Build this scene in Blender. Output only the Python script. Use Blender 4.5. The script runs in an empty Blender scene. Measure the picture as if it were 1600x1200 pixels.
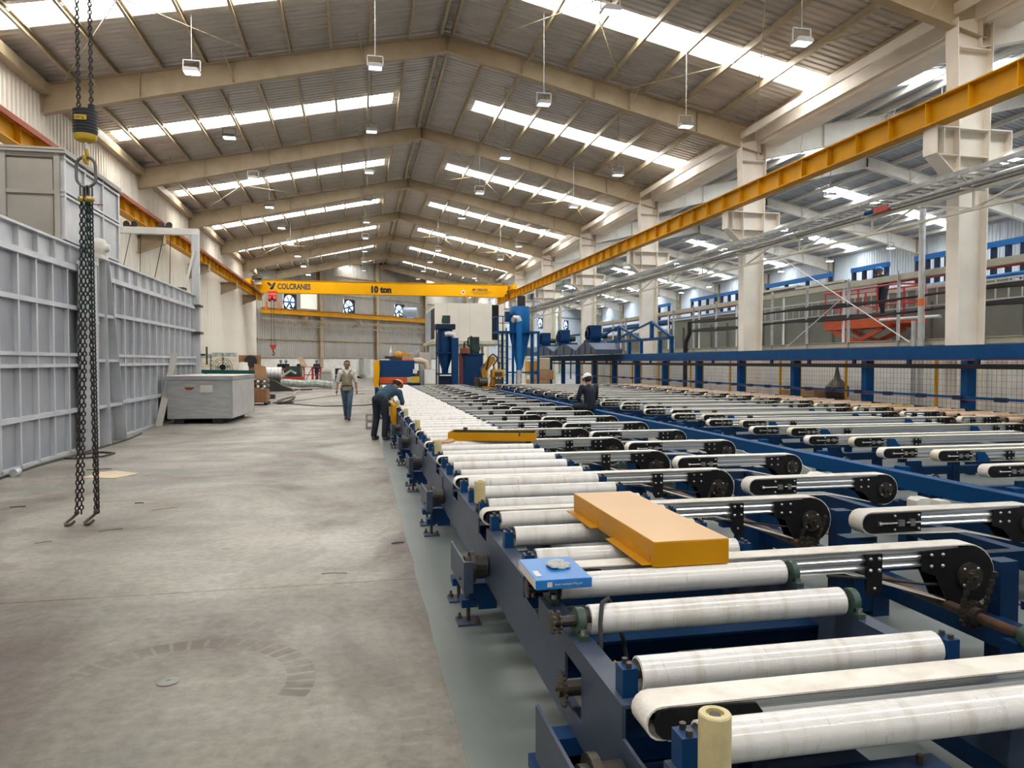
import bpy, bmesh, math, random
from mathutils import Vector, Matrix, Euler
random.seed(7)
S = bpy.context.scene
C = S.collection
PI = math.pi

# ------------------------------------------------------------------ camera
CAM_H = 1.70
F_PX = 1150.0
cam_d = bpy.data.cameras.new('camera')
cam = bpy.data.objects.new('camera', cam_d)
C.objects.link(cam)
cam_d.sensor_width = 36.0
cam_d.lens = 36.0 * F_PX / 1600.0
cam_d.clip_start = 0.05
cam_d.clip_end = 400
cam.location = (0, 0, CAM_H)
cam.rotation_euler = (math.radians(90 - 1.743), 0, math.radians(-11.783))
S.camera = cam

# ------------------------------------------------------------------ world + exposure
W = bpy.data.worlds.new('sky')
S.world = W
W.use_nodes = True
bg = W.node_tree.nodes['Background']
bg.inputs[0].default_value = (0.80, 0.90, 1.0, 1)
bg.inputs[1].default_value = 3.0
S.view_settings.view_transform = 'Standard'
S.view_settings.look = 'None'
S.view_settings.exposure = 0.52
S.view_settings.gamma = 1.0
S.view_settings.use_curve_mapping = False
S.cycles.max_bounces = 5
S.cycles.diffuse_bounces = 4
S.cycles.glossy_bounces = 2
S.cycles.transmission_bounces = 2
S.cycles.caustics_reflective = False
S.cycles.caustics_refractive = False
S.cycles.use_adaptive_sampling = True
S.cycles.adaptive_threshold = 0.05
S.cycles.adaptive_min_samples = 16
S.cycles.sample_clamp_indirect = 6.0
SKY_MAIN = 13.0          # glow of the translucent roof sheets, main hall
SKY_SIDE = 15.0          # the same in the side hall

# ------------------------------------------------------------------ materials
M = {}
def nt(name):
    m = bpy.data.materials.new(name); m.use_nodes = True
    M[name] = m
    return m, m.node_tree.nodes, m.node_tree.links, m.node_tree.nodes['Principled BSDF']
def pm(name, col, col2=None, scale=4.0, rough=0.5, metal=0.0, bump=0.0, bscale=60.0, stretch=(1,1,1), lo=.35, hi=.65, spec=.5, rough2=None):
    """procedural paint / metal: two colours mixed by noise, optional fine relief"""
    m, N, L, b = nt(name)
    b.inputs['Roughness'].default_value = rough
    b.inputs['Metallic'].default_value = metal
    b.inputs['Specular IOR Level'].default_value = spec
    tc = N.new('ShaderNodeTexCoord')
    mp = N.new('ShaderNodeMapping'); mp.inputs['Scale'].default_value = stretch
    L.new(tc.outputs['Object'], mp.inputs[0])
    if col2 is None: col2 = tuple(c*0.86 for c in col)
    n = N.new('ShaderNodeTexNoise'); n.inputs['Scale'].default_value = scale; n.inputs['Detail'].default_value = 6
    L.new(mp.outputs[0], n.inputs['Vector'])
    r = N.new('ShaderNodeValToRGB')
    r.color_ramp.elements[0].position = lo; r.color_ramp.elements[1].position = hi
    r.color_ramp.elements[0].color = (*col2, 1); r.color_ramp.elements[1].color = (*col, 1)
    L.new(n.outputs['Fac'], r.inputs[0])
    L.new(r.outputs[0], b.inputs['Base Color'])
    if rough2 is not None:
        mr = N.new('ShaderNodeMapRange'); mr.inputs['To Min'].default_value = rough2; mr.inputs['To Max'].default_value = rough
        L.new(n.outputs['Fac'], mr.inputs['Value']); L.new(mr.outputs[0], b.inputs['Roughness'])
    if bump:
        n2 = N.new('ShaderNodeTexNoise'); n2.inputs['Scale'].default_value = bscale; n2.inputs['Detail'].default_value = 3
        L.new(mp.outputs[0], n2.inputs['Vector'])
        bp = N.new('ShaderNodeBump'); bp.inputs['Strength'].default_value = bump; bp.inputs['Distance'].default_value = 0.02
        L.new(n2.outputs['Fac'], bp.inputs['Height']); L.new(bp.outputs[0], b.inputs['Normal'])
    return m
def em(name, col, strength):
    m, N, L, b = nt(name)
    b.inputs['Base Color'].default_value = (*col, 1)
    b.inputs['Emission Color'].default_value = (*col, 1)
    b.inputs['Emission Strength'].default_value = strength
    b.inputs['Roughness'].default_value = .4
    return m

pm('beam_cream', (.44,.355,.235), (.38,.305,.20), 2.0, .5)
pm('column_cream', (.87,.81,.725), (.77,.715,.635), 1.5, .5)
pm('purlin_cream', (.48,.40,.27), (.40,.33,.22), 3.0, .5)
pm('roof_sheet', (.58,.545,.515), (.48,.455,.43), 1.2, .42, .25)
pm('roof_sheet_side', (.42,.44,.47), (.36,.38,.41), 1.2, .42, .25)
em('skylight_sheet', (1.0,.985,.95), SKY_MAIN)
em('skylight_sheet_side', (.86,.94,1.0), SKY_SIDE)
pm('clad_white', (.86,.83,.76), (.76,.73,.66), .8, .5)
pm('clad_grey', (.42,.405,.385), (.35,.34,.32), .7, .5)
pm('clad_dull', (.62,.60,.56), (.54,.52,.48), .7, .5)
pm('clad_side', (.78,.82,.86), (.68,.73,.80), .6, .5)
pm('block_white', (.86,.85,.82), (.76,.75,.72), 3, .7, bump=.2)
pm('rail_yellow', (.62,.30,.004), (.54,.255,.004), 2, .5, spec=.2)
pm('girder_yellow', (.74,.365,.002), (.70,.34,.002), .6, .5, spec=.15)
pm('box_yellow', (.60,.275,.002), (.55,.245,.002), 3, .42, spec=.22)
pm('box_top_sheen', (.72,.45,.20), (.76,.48,.22), 3, .35)  # paler than box_yellow: reflection on the glossy top put into the colour
pm('tray_green', (.045,.07,.02), None, 6, .5)
pm('rust_red', (.33,.06,.025), (.22,.045,.02), 8, .6)
pm('blue_frame', (.002,.030,.098), (.002,.022,.072), 3, .45, spec=.25)
pm('blue_dark', (.008,.022,.065), (.006,.016,.048), 4, .45, spec=.25)
pm('blue_rail', (.048,.070,.115), (.038,.054,.092), 5, .45, stretch=(1,.3,1), spec=.4)
pm('blue_gantry', (.002,.062,.195), (.002,.05,.16), 3, .5, spec=.15)
pm('blue_machine', (.003,.044,.15), (.003,.036,.12), 3, .45, spec=.25)
pm('blue_light', (.006,.13,.40), (.005,.11,.33), 3, .42, spec=.25)
pm('pipe_cream', (.72,.65,.37), (.60,.53,.29), 3, .45)
pm('alu', (.80,.82,.84), (.70,.72,.74), 2, .28, .9, stretch=(.3,6,6))
pm('belt_white', (.80,.775,.72), (.60,.54,.45), 7, .45, bump=.15, bscale=90, lo=.25, hi=.55)
pm('belt_cream', (.74,.69,.54), (.62,.56,.42), 7, .5)
pm('black_plate', (.006,.006,.007), (.010,.010,.011), 10, .5, spec=.25)
pm('black_rubber', (.018,.018,.02), None, 6, .7)
pm('steel', (.55,.55,.55), (.42,.42,.42), 20, .3, .9)
pm('zinc', (.62,.63,.64), (.50,.51,.53), 5, .4, .6)
pm('zinc_dull', (.36,.365,.36), (.26,.265,.26), 5, .5, .5)
pm('galv', (.44,.465,.52), (.33,.35,.395), 1.4, .42, .35, stretch=(1,1,.5))
pm('galv_light', (.62,.64,.68), (.52,.54,.58), 1.6, .45, .25)
pm('galv_beam', (.66,.69,.74), (.55,.575,.62), 2, .42, .3)
pm('oven_grey', (.44,.435,.41), (.36,.345,.32), 1.5, .55)
pm('oven_front', (.33,.315,.285), (.40,.385,.355), 1.1, .6)
pm('steel_dark', (.05,.05,.05), (.09,.07,.05), 14, .45, .6)
pm('rust_shaft', (.14,.075,.045), (.07,.045,.035), 16, .5, .4)
pm('green_cast', (.045,.085,.065), (.03,.06,.05), 10, .5)
pm('guide_cream', (.62,.54,.30), (.50,.43,.23), 14, .5, bump=.1)
pm('chain_dark', (.035,.035,.04), (.07,.055,.045), 20, .45, .7)
pm('chain_teal', (.02,.045,.045), (.04,.05,.05), 20, .45, .5)
pm('hook_black', (.014,.015,.022), None, 6, .5)
pm('hook_yellow', (.62,.42,.03), (.5,.33,.02), 8, .5)
pm('hook_steel', (.17,.17,.175), (.12,.12,.12), 10, .45, .7)
pm('brass', (.5,.38,.12), (.35,.25,.07), 20, .35, .8)
pm('red_paint', (.50,.035,.022), (.38,.03,.02), 4, .45)
pm('lift_orange', (.60,.10,.025), (.48,.08,.02), 4, .45)
pm('orange', (.85,.23,.04), None, 4, .5)
pm('film_wrap', (.46,.475,.48), (.36,.375,.385), 3, .28, 0, bump=.35, bscale=14, stretch=(1,1,5))
pm('film_wrap_side', (.55,.55,.545), (.45,.45,.45), 3, .32, 0, bump=.35, bscale=10)
pm('crate_top', (.72,.66,.55), (.62,.56,.46), 4, .5)
pm('wood', (.34,.16,.07), (.22,.10,.045), 5, .65, stretch=(1,1,.2))
pm('cardboard', (.48,.29,.15), (.38,.22,.11), 3, .7)
pm('cardboard_light', (.62,.50,.36), None, 3, .7)
pm('white_panel', (.78,.75,.67), (.70,.67,.60), .5, .5)
pm('white_paint', (.82,.81,.78), None, 4, .45)
pm('white_plastic', (.80,.79,.74), None, 5, .4)
pm('grey_panel', (.50,.50,.47), None, 3, .5)
pm('grey_tank', (.21,.213,.182), (.165,.168,.143), .9, .5)
pm('beige_steel', (.55,.53,.45), (.47,.45,.37), 3, .45)
pm('teal', (.0,.14,.15), None, 3, .45)
pm('motor_green', (.02,.055,.045), None, 4, .45)
pm('robot_yellow', (.60,.28,.015), (.42,.2,.02), 6, .45)
pm('concrete_block', (.33,.31,.285), (.26,.245,.22), 20, .9, bump=.4)
pm('cable', (.05,.047,.042), None, 8, .6)
pm('glass_blue', (.45,.58,.75), None, 2, .15)
pm('felt_brown', (.50,.36,.26), (.38,.26,.18), 9, .8, bump=.2)
pm('felt_ochre', (.46,.32,.13), (.36,.24,.09), 9, .8)
pm('paper_blue', (.015,.19,.58), (.02,.22,.62), 3, .35)
pm('paper_white', (.75,.72,.66), None, 3, .6)
pm('print_black', (.012,.012,.012), None, 3, .5)
pm('print_navy', (.02,.035,.06), None, 3, .5)
pm('skin', (.34,.17,.10), (.30,.145,.085), 12, .5)
pm('hair_black', (.012,.010,.009), None, 30, .6)
pm('vest_khaki', (.27,.235,.165), (.22,.19,.13), 8, .85)
pm('shirt_grey', (.36,.31,.245), None, 8, .85)
pm('shirt_white', (.74,.72,.70), None, 8, .8)
pm('jeans', (.075,.13,.19), (.05,.09,.14), 7, .85)
pm('work_blue', (.022,.065,.115), (.016,.05,.09), 8, .85)
pm('work_navy', (.010,.018,.034), (.008,.013,.024), 8, .85)
pm('shoe', (.03,.025,.022), None, 9, .6)
pm('shoe_grey', (.10,.105,.10), None, 9, .7)
pm('helmet_white', (.80,.79,.76), None, 3, .3)
pm('helmet_orange', (.80,.22,.10), None, 3, .35)
pm('helmet_blue', (.015,.16,.36), None, 3, .35)
pm('tarp_dark', (.03,.03,.03), None, 6, .6)
pm('tarp_mix', (.55,.55,.52), (.20,.30,.27), 5, .5)
em('lamp_lens', (.95,1.0,1.0), 16.0)
em('lamp_lens_dim', (.90,.95,1.0), .9)
pm('lamp_body', (.30,.30,.29), None, 5, .5)

# white roller sleeve: felt/fibre with fine glossy varnish, faint rings of wear
def mat_sleeve():
    m, N, L, b = nt('sleeve_white')
    tc = N.new('ShaderNodeTexCoord')
    mp = N.new('ShaderNodeMapping'); mp.inputs['Scale'].default_value = (9, 1.2, 1.2)
    L.new(tc.outputs['Object'], mp.inputs[0])
    oi = N.new('ShaderNodeObjectInfo')
    add = N.new('ShaderNodeVectorMath'); add.operation = 'ADD'
    mul = N.new('ShaderNodeMath'); mul.operation = 'MULTIPLY'; mul.inputs[1].default_value = 60
    L.new(oi.outputs['Random'], mul.inputs[0]); L.new(mul.outputs[0], add.inputs[1]); L.new(mp.outputs[0], add.inputs[0])
    n = N.new('ShaderNodeTexNoise'); n.inputs['Scale'].default_value = 2.2; n.inputs['Detail'].default_value = 5
    L.new(add.outputs[0], n.inputs['Vector'])
    r = N.new('ShaderNodeValToRGB')
    e = r.color_ramp.elements
    e[0].position = .20; e[0].color = (.54,.49,.42,1); e[1].position = .50; e[1].color = (.745,.74,.73,1)
    L.new(n.outputs['Fac'], r.inputs[0])
    # small dark scuffs
    n3 = N.new('ShaderNodeTexNoise'); n3.inputs['Scale'].default_value = 9; n3.inputs['Detail'].default_value = 2
    L.new(add.outputs[0], n3.inputs['Vector'])
    r3 = N.new('ShaderNodeValToRGB'); r3.color_ramp.elements[0].position = .22; r3.color_ramp.elements[1].position = .34
    L.new(n3.outputs['Fac'], r3.inputs[0])
    mx = N.new('ShaderNodeMixRGB'); mx.blend_type = 'MIX'; mx.inputs[1].default_value = (.50,.46,.41,1)
    L.new(r3.outputs[0], mx.inputs[0]); L.new(r.outputs[0], mx.inputs[2])
    L.new(mx.outputs[0], b.inputs['Base Color'])
    b.inputs['Roughness'].default_value = .42
    b.inputs['Coat Weight'].default_value = .8
    b.inputs['Coat Roughness'].default_value = .13
    n2 = N.new('ShaderNodeTexNoise'); n2.inputs['Scale'].default_value = 160
    L.new(tc.outputs['Object'], n2.inputs['Vector'])
    bp = N.new('ShaderNodeBump'); bp.inputs['Strength'].default_value = .14; bp.inputs['Distance'].default_value = .004
    L.new(n2.outputs['Fac'], bp.inputs['Height']); L.new(bp.outputs[0], b.inputs['Normal'])
mat_sleeve()

def mat_floor():
    m, N, L, b = nt('concrete_floor')
    tc = N.new('ShaderNodeTexCoord')
    def noise(scale, detail=6, stretch=None, rough=.55, dist=0):
        n = N.new('ShaderNodeTexNoise'); n.inputs['Scale'].default_value = scale; n.inputs['Detail'].default_value = detail
        n.inputs['Roughness'].default_value = rough; n.inputs['Distortion'].default_value = dist
        if stretch:
            mp = N.new('ShaderNodeMapping'); mp.inputs['Scale'].default_value = stretch; mp.inputs['Rotation'].default_value = (0,0,.35)
            L.new(tc.outputs['Object'], mp.inputs[0]); L.new(mp.outputs[0], n.inputs['Vector'])
        else:
            L.new(tc.outputs['Object'], n.inputs['Vector'])
        return n
    def ramp(src, p0, c0, p1, c1):
        r = N.new('ShaderNodeValToRGB'); e = r.color_ramp.elements
        e[0].position = p0; e[0].color = (*c0,1); e[1].position = p1; e[1].color = (*c1,1)
        L.new(src, r.inputs[0]); return r
    def mix(fac, a, bb, typ='MIX'):
        x = N.new('ShaderNodeMixRGB'); x.blend_type = typ
        if isinstance(fac, float): x.inputs[0].default_value = fac
        else: L.new(fac, x.inputs[0])
        L.new(a, x.inputs[1]); L.new(bb, x.inputs[2]); return x
    base = ramp(noise(.55, 8, (1,1,1), .6).outputs['Fac'], .32, (.245,.228,.195), .66, (.36,.338,.30))
    brown = N.new('ShaderNodeRGB'); brown.outputs[0].default_value = (.135,.108,.092,1)
    green = N.new('ShaderNodeRGB'); green.outputs[0].default_value = (.185,.19,.165,1)
    # stains: brown patches of scuffed dirt and greenish streaks
    s1 = ramp(noise(.42, 7, (1,.7,1), .62, .8).outputs['Fac'], .43, (0,0,0), .60, (1,1,1))
    s2 = ramp(noise(.8, 6, (.35,1.6,1), .6, .6).outputs['Fac'], .47, (0,0,0), .66, (.75,.75,.75))
    c = mix(s1.outputs[0], base.outputs[0], brown.outputs[0])
    c = mix(s2.outputs[0], c.outputs[0], green.outputs[0])
    fine = ramp(noise(14, 8, None, .7).outputs['Fac'], .3, (.68,.68,.68), .7, (1.15,1.15,1.15))
    c = mix(1.0, c.outputs[0], fine.outputs[0], 'MULTIPLY')
    # curved tyre mark made of blocks: ring around a turning centre, broken up by an angular wave
    sep = N.new('ShaderNodeSeparateXYZ'); L.new(tc.outputs['Object'], sep.inputs[0])
    def mth(op, a, bb=None):
        x = N.new('ShaderNodeMath'); x.operation = op
        for i, q in enumerate((a, bb)):
            if q is None: continue
            if isinstance(q, (int, float)): x.inputs[i].default_value = q
            else: L.new(q, x.inputs[i])
        return x.outputs[0]
    def tyre(cx, cy, rad, wid, nblk, strength):
        dx = mth('SUBTRACT', sep.outputs[0], cx); dy = mth('SUBTRACT', sep.outputs[1], cy)
        d = mth('SQRT', mth('ADD', mth('MULTIPLY', dx, dx), mth('MULTIPLY', dy, dy)))
        ring = mth('LESS_THAN', mth('ABSOLUTE', mth('SUBTRACT', d, rad)), wid)
        ang = mth('ARCTAN2', dy, dx)
        blk = mth('GREATER_THAN', mth('SINE', mth('MULTIPLY', ang, nblk)), -.75)
        half = mth('GREATER_THAN', mth('SINE', mth('ADD', ang, .4)), .05)
        f = mth('MULTIPLY', mth('MULTIPLY', ring, blk), half)
        wear = ramp(noise(2.4, 5).outputs['Fac'], .35, (.15,.15,.15), .6, (1,1,1))
        return mth('MULTIPLY', mth('MULTIPLY', f, wear.outputs[0]), strength)
    for args in ((-.93, 4.05, .62, .075, 40, .75), (-1.5, 3.4, 1.75, .07, 90, .3), (-5.2, 4.0, 2.6, .09, 120, .3), (-3.6, 9.6, 2.2, .10, 110, .3)):
        c = mix(tyre(*args), c.outputs[0], brown.outputs[0])
    L.new(c.outputs[0], b.inputs['Base Color'])
    rr = ramp(noise(1.2, 4).outputs['Fac'], .3, (.42,.42,.42), .7, (.66,.66,.66))
    L.new(rr.outputs[0], b.inputs['Roughness'])
    bp = N.new('ShaderNodeBump'); bp.inputs['Strength'].default_value = .12; bp.inputs['Distance'].default_value = .01
    L.new(noise(30, 4).outputs['Fac'], bp.inputs['Height']); L.new(bp.outputs[0], b.inputs['Normal'])
mat_floor()
pm('epoxy_grey', (.20,.232,.225), (.16,.185,.18), .8, .30, 0, bump=.03, bscale=8, rough2=.42)

# ------------------------------------------------------------------ geometry helpers
class MB:
    def __init__(s): s.v = []; s.f = []; s.m = []
    def add(s, vs, fs, mi=0):
        o = len(s.v); s.v += [tuple(p) for p in vs]
        for f in fs: s.f.append(tuple(i+o for i in f)); s.m.append(mi)
        return s
    def box(s, x0, x1, y0, y1, z0, z1, mi=0):
        v = [(x,y,z) for z in (z0,z1) for y in (y0,y1) for x in (x0,x1)]
        return s.add(v, [(0,2,3,1),(4,5,7,6),(0,1,5,4),(2,6,7,3),(0,4,6,2),(1,3,7,5)], mi)
    def bar(s, p, q, w, h, up=(0,0,1), mi=0):
        """rectangular bar from p to q, w across, h along up"""
        p = Vector(p); q = Vector(q); d = (q-p).normalized(); u = Vector(up)
        a = d.cross(u)
        if a.length < 1e-4: a = d.cross(Vector((1,0,0)))
        a.normalize(); u = a.cross(d).normalized()
        v = []
        for b in (p, q):
            for (i, j) in ((-1,-1),(1,-1),(1,1),(-1,1)): v.append(b + a*(i*w/2) + u*(j*h/2))
        return s.add(v, [(0,1,2,3),(7,6,5,4),(0,4,5,1),(1,5,6,2),(2,6,7,3),(3,7,4,0)], mi)
    def prism(s, poly, axis, a0, a1, mi=0):
        """polygon of (u,v) pairs extruded along axis: x -> (y,z), y -> (x,z), z -> (x,y)"""
        def P(u, v, a): return (a,u,v) if axis == 'x' else ((u,a,v) if axis == 'y' else (u,v,a))
        n = len(poly)
        vs = [P(u,v,a0) for u,v in poly] + [P(u,v,a1) for u,v in poly]
        fs = [tuple(range(n)), tuple(range(2*n-1, n-1, -1))] + [(i, i+n, (i+1)%n+n, (i+1)%n) for i in range(n)]
        return s.add(vs, fs, mi)
    def cyl(s, p, q, r, r2=None, n=12, caps=True, mi=0):
        p = Vector(p); q = Vector(q); d = (q-p).normalized(); r2 = r if r2 is None else r2
        a = d.orthogonal().normalized(); b = d.cross(a)
        vs = []
        for c, rr in ((p,r),(q,r2)):
            for i in range(n):
                t = 2*PI*i/n; vs.append(c + (a*math.cos(t) + b*math.sin(t))*rr)
        fs = [(i, (i+1)%n, (i+1)%n+n, i+n) for i in range(n)]
        if caps: fs += [tuple(range(n-1,-1,-1)), tuple(range(n,2*n))]
        return s.add(vs, fs, mi)
    def tube(s, pts, r, n=6, closed=False, mi=0):
        pts = [Vector(p) for p in pts]; k = len(pts); vs = []; ref = None
        for i, p in enumerate(pts):
            a = pts[(i-1)%k] if (closed or i) else p; b = pts[(i+1)%k] if (closed or i < k-1) else p
            d = (b-a).normalized()
            if ref is None: ref = d.orthogonal().normalized()
            x = (ref - d*ref.dot(d)); x = x.normalized() if x.length > 1e-5 else d.orthogonal().normalized(); ref = x
            y = d.cross(x)
            for j in range(n):
                t = 2*PI*j/n; vs.append(p + (x*math.cos(t) + y*math.sin(t))*r)
        fs = []
        for i in range(k if closed else k-1):
            o, o2 = i*n, ((i+1)%k)*n
            fs += [(o+j, o+(j+1)%n, o2+(j+1)%n, o2+j) for j in range(n)]
        if not closed: fs += [tuple(range(n-1,-1,-1)), tuple(range((k-1)*n, k*n))]
        return s.add(vs, fs, mi)
    def lathe(s, prof, c=(0,0,0), n=16, axis='z', mi=0):
        """profile of (radius, height) turned about an axis through c"""
        vs = []
        for r, h in prof:
            for j in range(n):
                t = 2*PI*j/n; u, w = r*math.cos(t), r*math.sin(t)
                p = (u,w,h) if axis == 'z' else ((h,u,w) if axis == 'x' else (w,h,u))
                vs.append((p[0]+c[0], p[1]+c[1], p[2]+c[2]))
        fs = []
        for i in range(len(prof)-1):
            fs += [(i*n+j, i*n+(j+1)%n, (i+1)*n+(j+1)%n, (i+1)*n+j) for j in range(n)]
        if prof[0][0] > 1e-6: fs.append(tuple(range(n-1,-1,-1)))
        if prof[-1][0] > 1e-6: fs.append(tuple(range((len(prof)-1)*n, len(prof)*n)))
        return s.add(vs, fs, mi)
    def ball(s, c, r, n=10, mi=0, sc=(1,1,1)):
        pr = [(math.sin(PI*i/n), -math.cos(PI*i/n)) for i in range(n+1)]
        vs = []; m = n+2
        for a, h in pr:
            for j in range(m):
                t = 2*PI*j/m; vs.append((c[0]+r*a*math.cos(t)*sc[0], c[1]+r*a*math.sin(t)*sc[1], c[2]+r*h*sc[2]))
        fs = [(i*m+j, i*m+(j+1)%m, (i+1)*m+(j+1)%m, (i+1)*m+j) for i in range(n) for j in range(m)]
        return s.add(vs, fs, mi)
    def capsule(s, p, q, r, r2=None, n=10):
        r2 = r if r2 is None else r2
        s.cyl(p, q, r, r2, n=n+2); s.ball(p, r, n); s.ball(q, r2, n); return s
    def ibeam(s, p, q, h, w, tf=.02, tw=.014, up=(0,0,1), mi=0):
        """I-section: p-q is the centre line of the web"""
        p = Vector(p); q = Vector(q); d = (q-p).normalized(); u = Vector(up); a = d.cross(u).normalized(); u = a.cross(d)
        o = u*(h/2 - tf/2)
        s.bar(p+o, q+o, w, tf, u, mi); s.bar(p-o, q-o, w, tf, u, mi); s.bar(p, q, tw, h-2*tf, u, mi); return s

def wloc(o):
    l = Vector((0,0,0))
    while o is not None: l += o.location; o = o.parent
    return l
def setmesh(me, mats, smooth):
    for m in (mats if isinstance(mats, (list,tuple)) else [mats]): me.materials.append(M[m] if isinstance(m, str) else m)
    if smooth:
        me.polygons.foreach_set('use_smooth', [True]*len(me.polygons))
def ob(name, mb, mat, parent=None, smooth=False, bevel=0, local=False, loc=None):
    """one mesh object. Coordinates are world ones; they are shifted to the parent's place or, for a
    top-level thing, to the middle of its base"""
    me = bpy.data.meshes.new(name)
    if local: off = Vector((0,0,0))
    elif parent is not None: off = wloc(parent)
    elif loc is not None: off = Vector(loc)
    else:
        xs = [p[0] for p in mb.v]; ys = [p[1] for p in mb.v]; zs = [p[2] for p in mb.v]
        off = Vector(((min(xs)+max(xs))/2, (min(ys)+max(ys))/2, min(zs)))
    me.from_pydata([(p[0]-off[0], p[1]-off[1], p[2]-off[2]) for p in mb.v], [], mb.f)
    if any(mb.m): me.polygons.foreach_set('material_index', mb.m)
    setmesh(me, mat, smooth)
    if smooth is True:
        me.set_sharp_from_angle(angle=.6)
    o = bpy.data.objects.new(name, me); C.objects.link(o)
    if parent is not None: o.parent = parent
    else: o.location = off if not local else (loc or (0,0,0))
    if bevel:
        b = o.modifiers.new('bevel', 'BEVEL'); b.width = bevel; b.segments = 2; b.limit_method = 'ANGLE'
    return o
def inst(name, src, parent, loc=(0,0,0), rot=None, scale=None):
    o = bpy.data.objects.new(name, src if isinstance(src, bpy.types.Mesh) else src.data); C.objects.link(o)
    o.parent = parent; o.location = loc
    if rot: o.rotation_euler = rot
    if scale: o.scale = scale
    return o
def mesh(name, mb, mat, smooth=False):
    me = bpy.data.meshes.new(name); me.from_pydata(mb.v, [], mb.f)
    if any(mb.m): me.polygons.foreach_set('material_index', mb.m)
    setmesh(me, mat, smooth)
    if smooth: me.set_sharp_from_angle(angle=.6)
    return me
def tag(o, label, cat, group=None):
    o['label'] = label; o['category'] = cat
    if group: o['group'] = group
    return o
def thing(name, label, cat, loc, group=None, rz=0):
    o = bpy.data.objects.new(name, None); C.objects.link(o); o.empty_display_size = .2
    o.location = loc; o.rotation_euler = (0,0,rz)
    return tag(o, label, cat, group)
def struct(o, label=None):
    o['kind'] = 'structure'
    if label: o['label'] = label
    return o
def semp(name, loc=(0,0,0)):
    o = bpy.data.objects.new(name, None); C.objects.link(o); o.location = loc; o['kind'] = 'structure'; return o
def dup(root, loc, label=None, group=None):
    r = root.copy(); C.objects.link(r); r.location = loc
    if label: r['label'] = label
    if group: r['group'] = group
    for ch in list(root.children):
        c = ch.copy(); C.objects.link(c); c.parent = r
        for g in ch.children:
            d = g.copy(); C.objects.link(d); d.parent = c
    return r
def text_mb(txt, size, thick=.004, bold=0.0):
    cu = bpy.data.curves.new('lettering', 'FONT'); cu.body = txt; cu.size = size; cu.extrude = thick; cu.offset = bold
    cu.align_x = 'LEFT'; cu.resolution_u = 3
    t = bpy.data.objects.new('lettering', cu); C.objects.link(t)
    bpy.context.view_layer.update()
    me = bpy.data.meshes.new_from_object(t.evaluated_get(bpy.context.evaluated_depsgraph_get()))
    mb = MB(); mb.add([tuple(v.co) for v in me.vertices], [tuple(p.vertices) for p in me.polygons])
    bpy.data.objects.remove(t); bpy.data.curves.remove(cu); bpy.data.meshes.remove(me)
    return mb
def place_text(mb, org, ax, ay, az, sx=1.0):
    """lay lettering (x right, y up) into the plane ax, ay at org"""
    org, ax, ay, az = Vector(org), Vector(ax), Vector(ay), Vector(az)
    mb.v = [tuple(org + ax*p[0]*sx + ay*p[1] + az*p[2]) for p in mb.v]; return mb
ORD = ['nearest','second','third','fourth','fifth','sixth','seventh','eighth','ninth','tenth']
# ================================================================== SETTING
FY = lambda k: 14.2 + 9.3*k          # portal frames along the hall
RX, RZ, SL = 2.8, 12.0, .21          # ridge of the main hall, roof slope
RX2, RZ2 = 25.0, 11.92               # ridge of the side hall
zp1 = lambda x: RZ - SL*abs(x-RX)
zp2 = lambda x: RZ2 - SL*abs(x-RX2)
XL, XR2 = -8.85, 36.4
Y_REAR = -13.7
E0 = Vector((XL, 68.4, 0)); ED = Vector((math.sin(PI/4), math.cos(PI/4), 0)); EN = Vector((ED.y, -ED.x, 0))   # skewed end wall

# floor: slabs with open joints
floor = struct(ob('floor', MB().box(-14, 42, -16, 125, -.30, -.06), 'concrete_block'))
joints = [-14.0, -7.2, -0.7, 5.75, 11.8, 17.6, 23.8, 30.0, 36.2, 42.4, 48.6, 54.8, 61.0, 67.2, 73.4, 79.6, 85.8, 92.0]
for a, b in zip(joints, joints[1:]):
    s = ob('slab', MB().box(-9.3, 14.4, a+.004, b-.004, -.06, 0), 'concrete_floor', local=True); s.parent = floor; s.location = (-floor.location[0], -floor.location[1], -floor.location[2])
s = ob('slab', MB().box(14.408, 40, -14, 122, -.06, 0), 'concrete_floor', local=True); s.parent = floor; s.location = -floor.location
ep = MB()
edge = [(.44 + .005*math.sin(i*1.7) + .004*math.sin(i*4.1), -14 + i*.45) for i in range(105)]
ep.prism(edge + [(12.95, edge[-1][1]), (12.95, -14)], 'z', .0, .004)
struct(ob('floor_coating', ep, 'epoxy_grey'), 'smooth grey painted floor under the conveyor tables')

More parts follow.
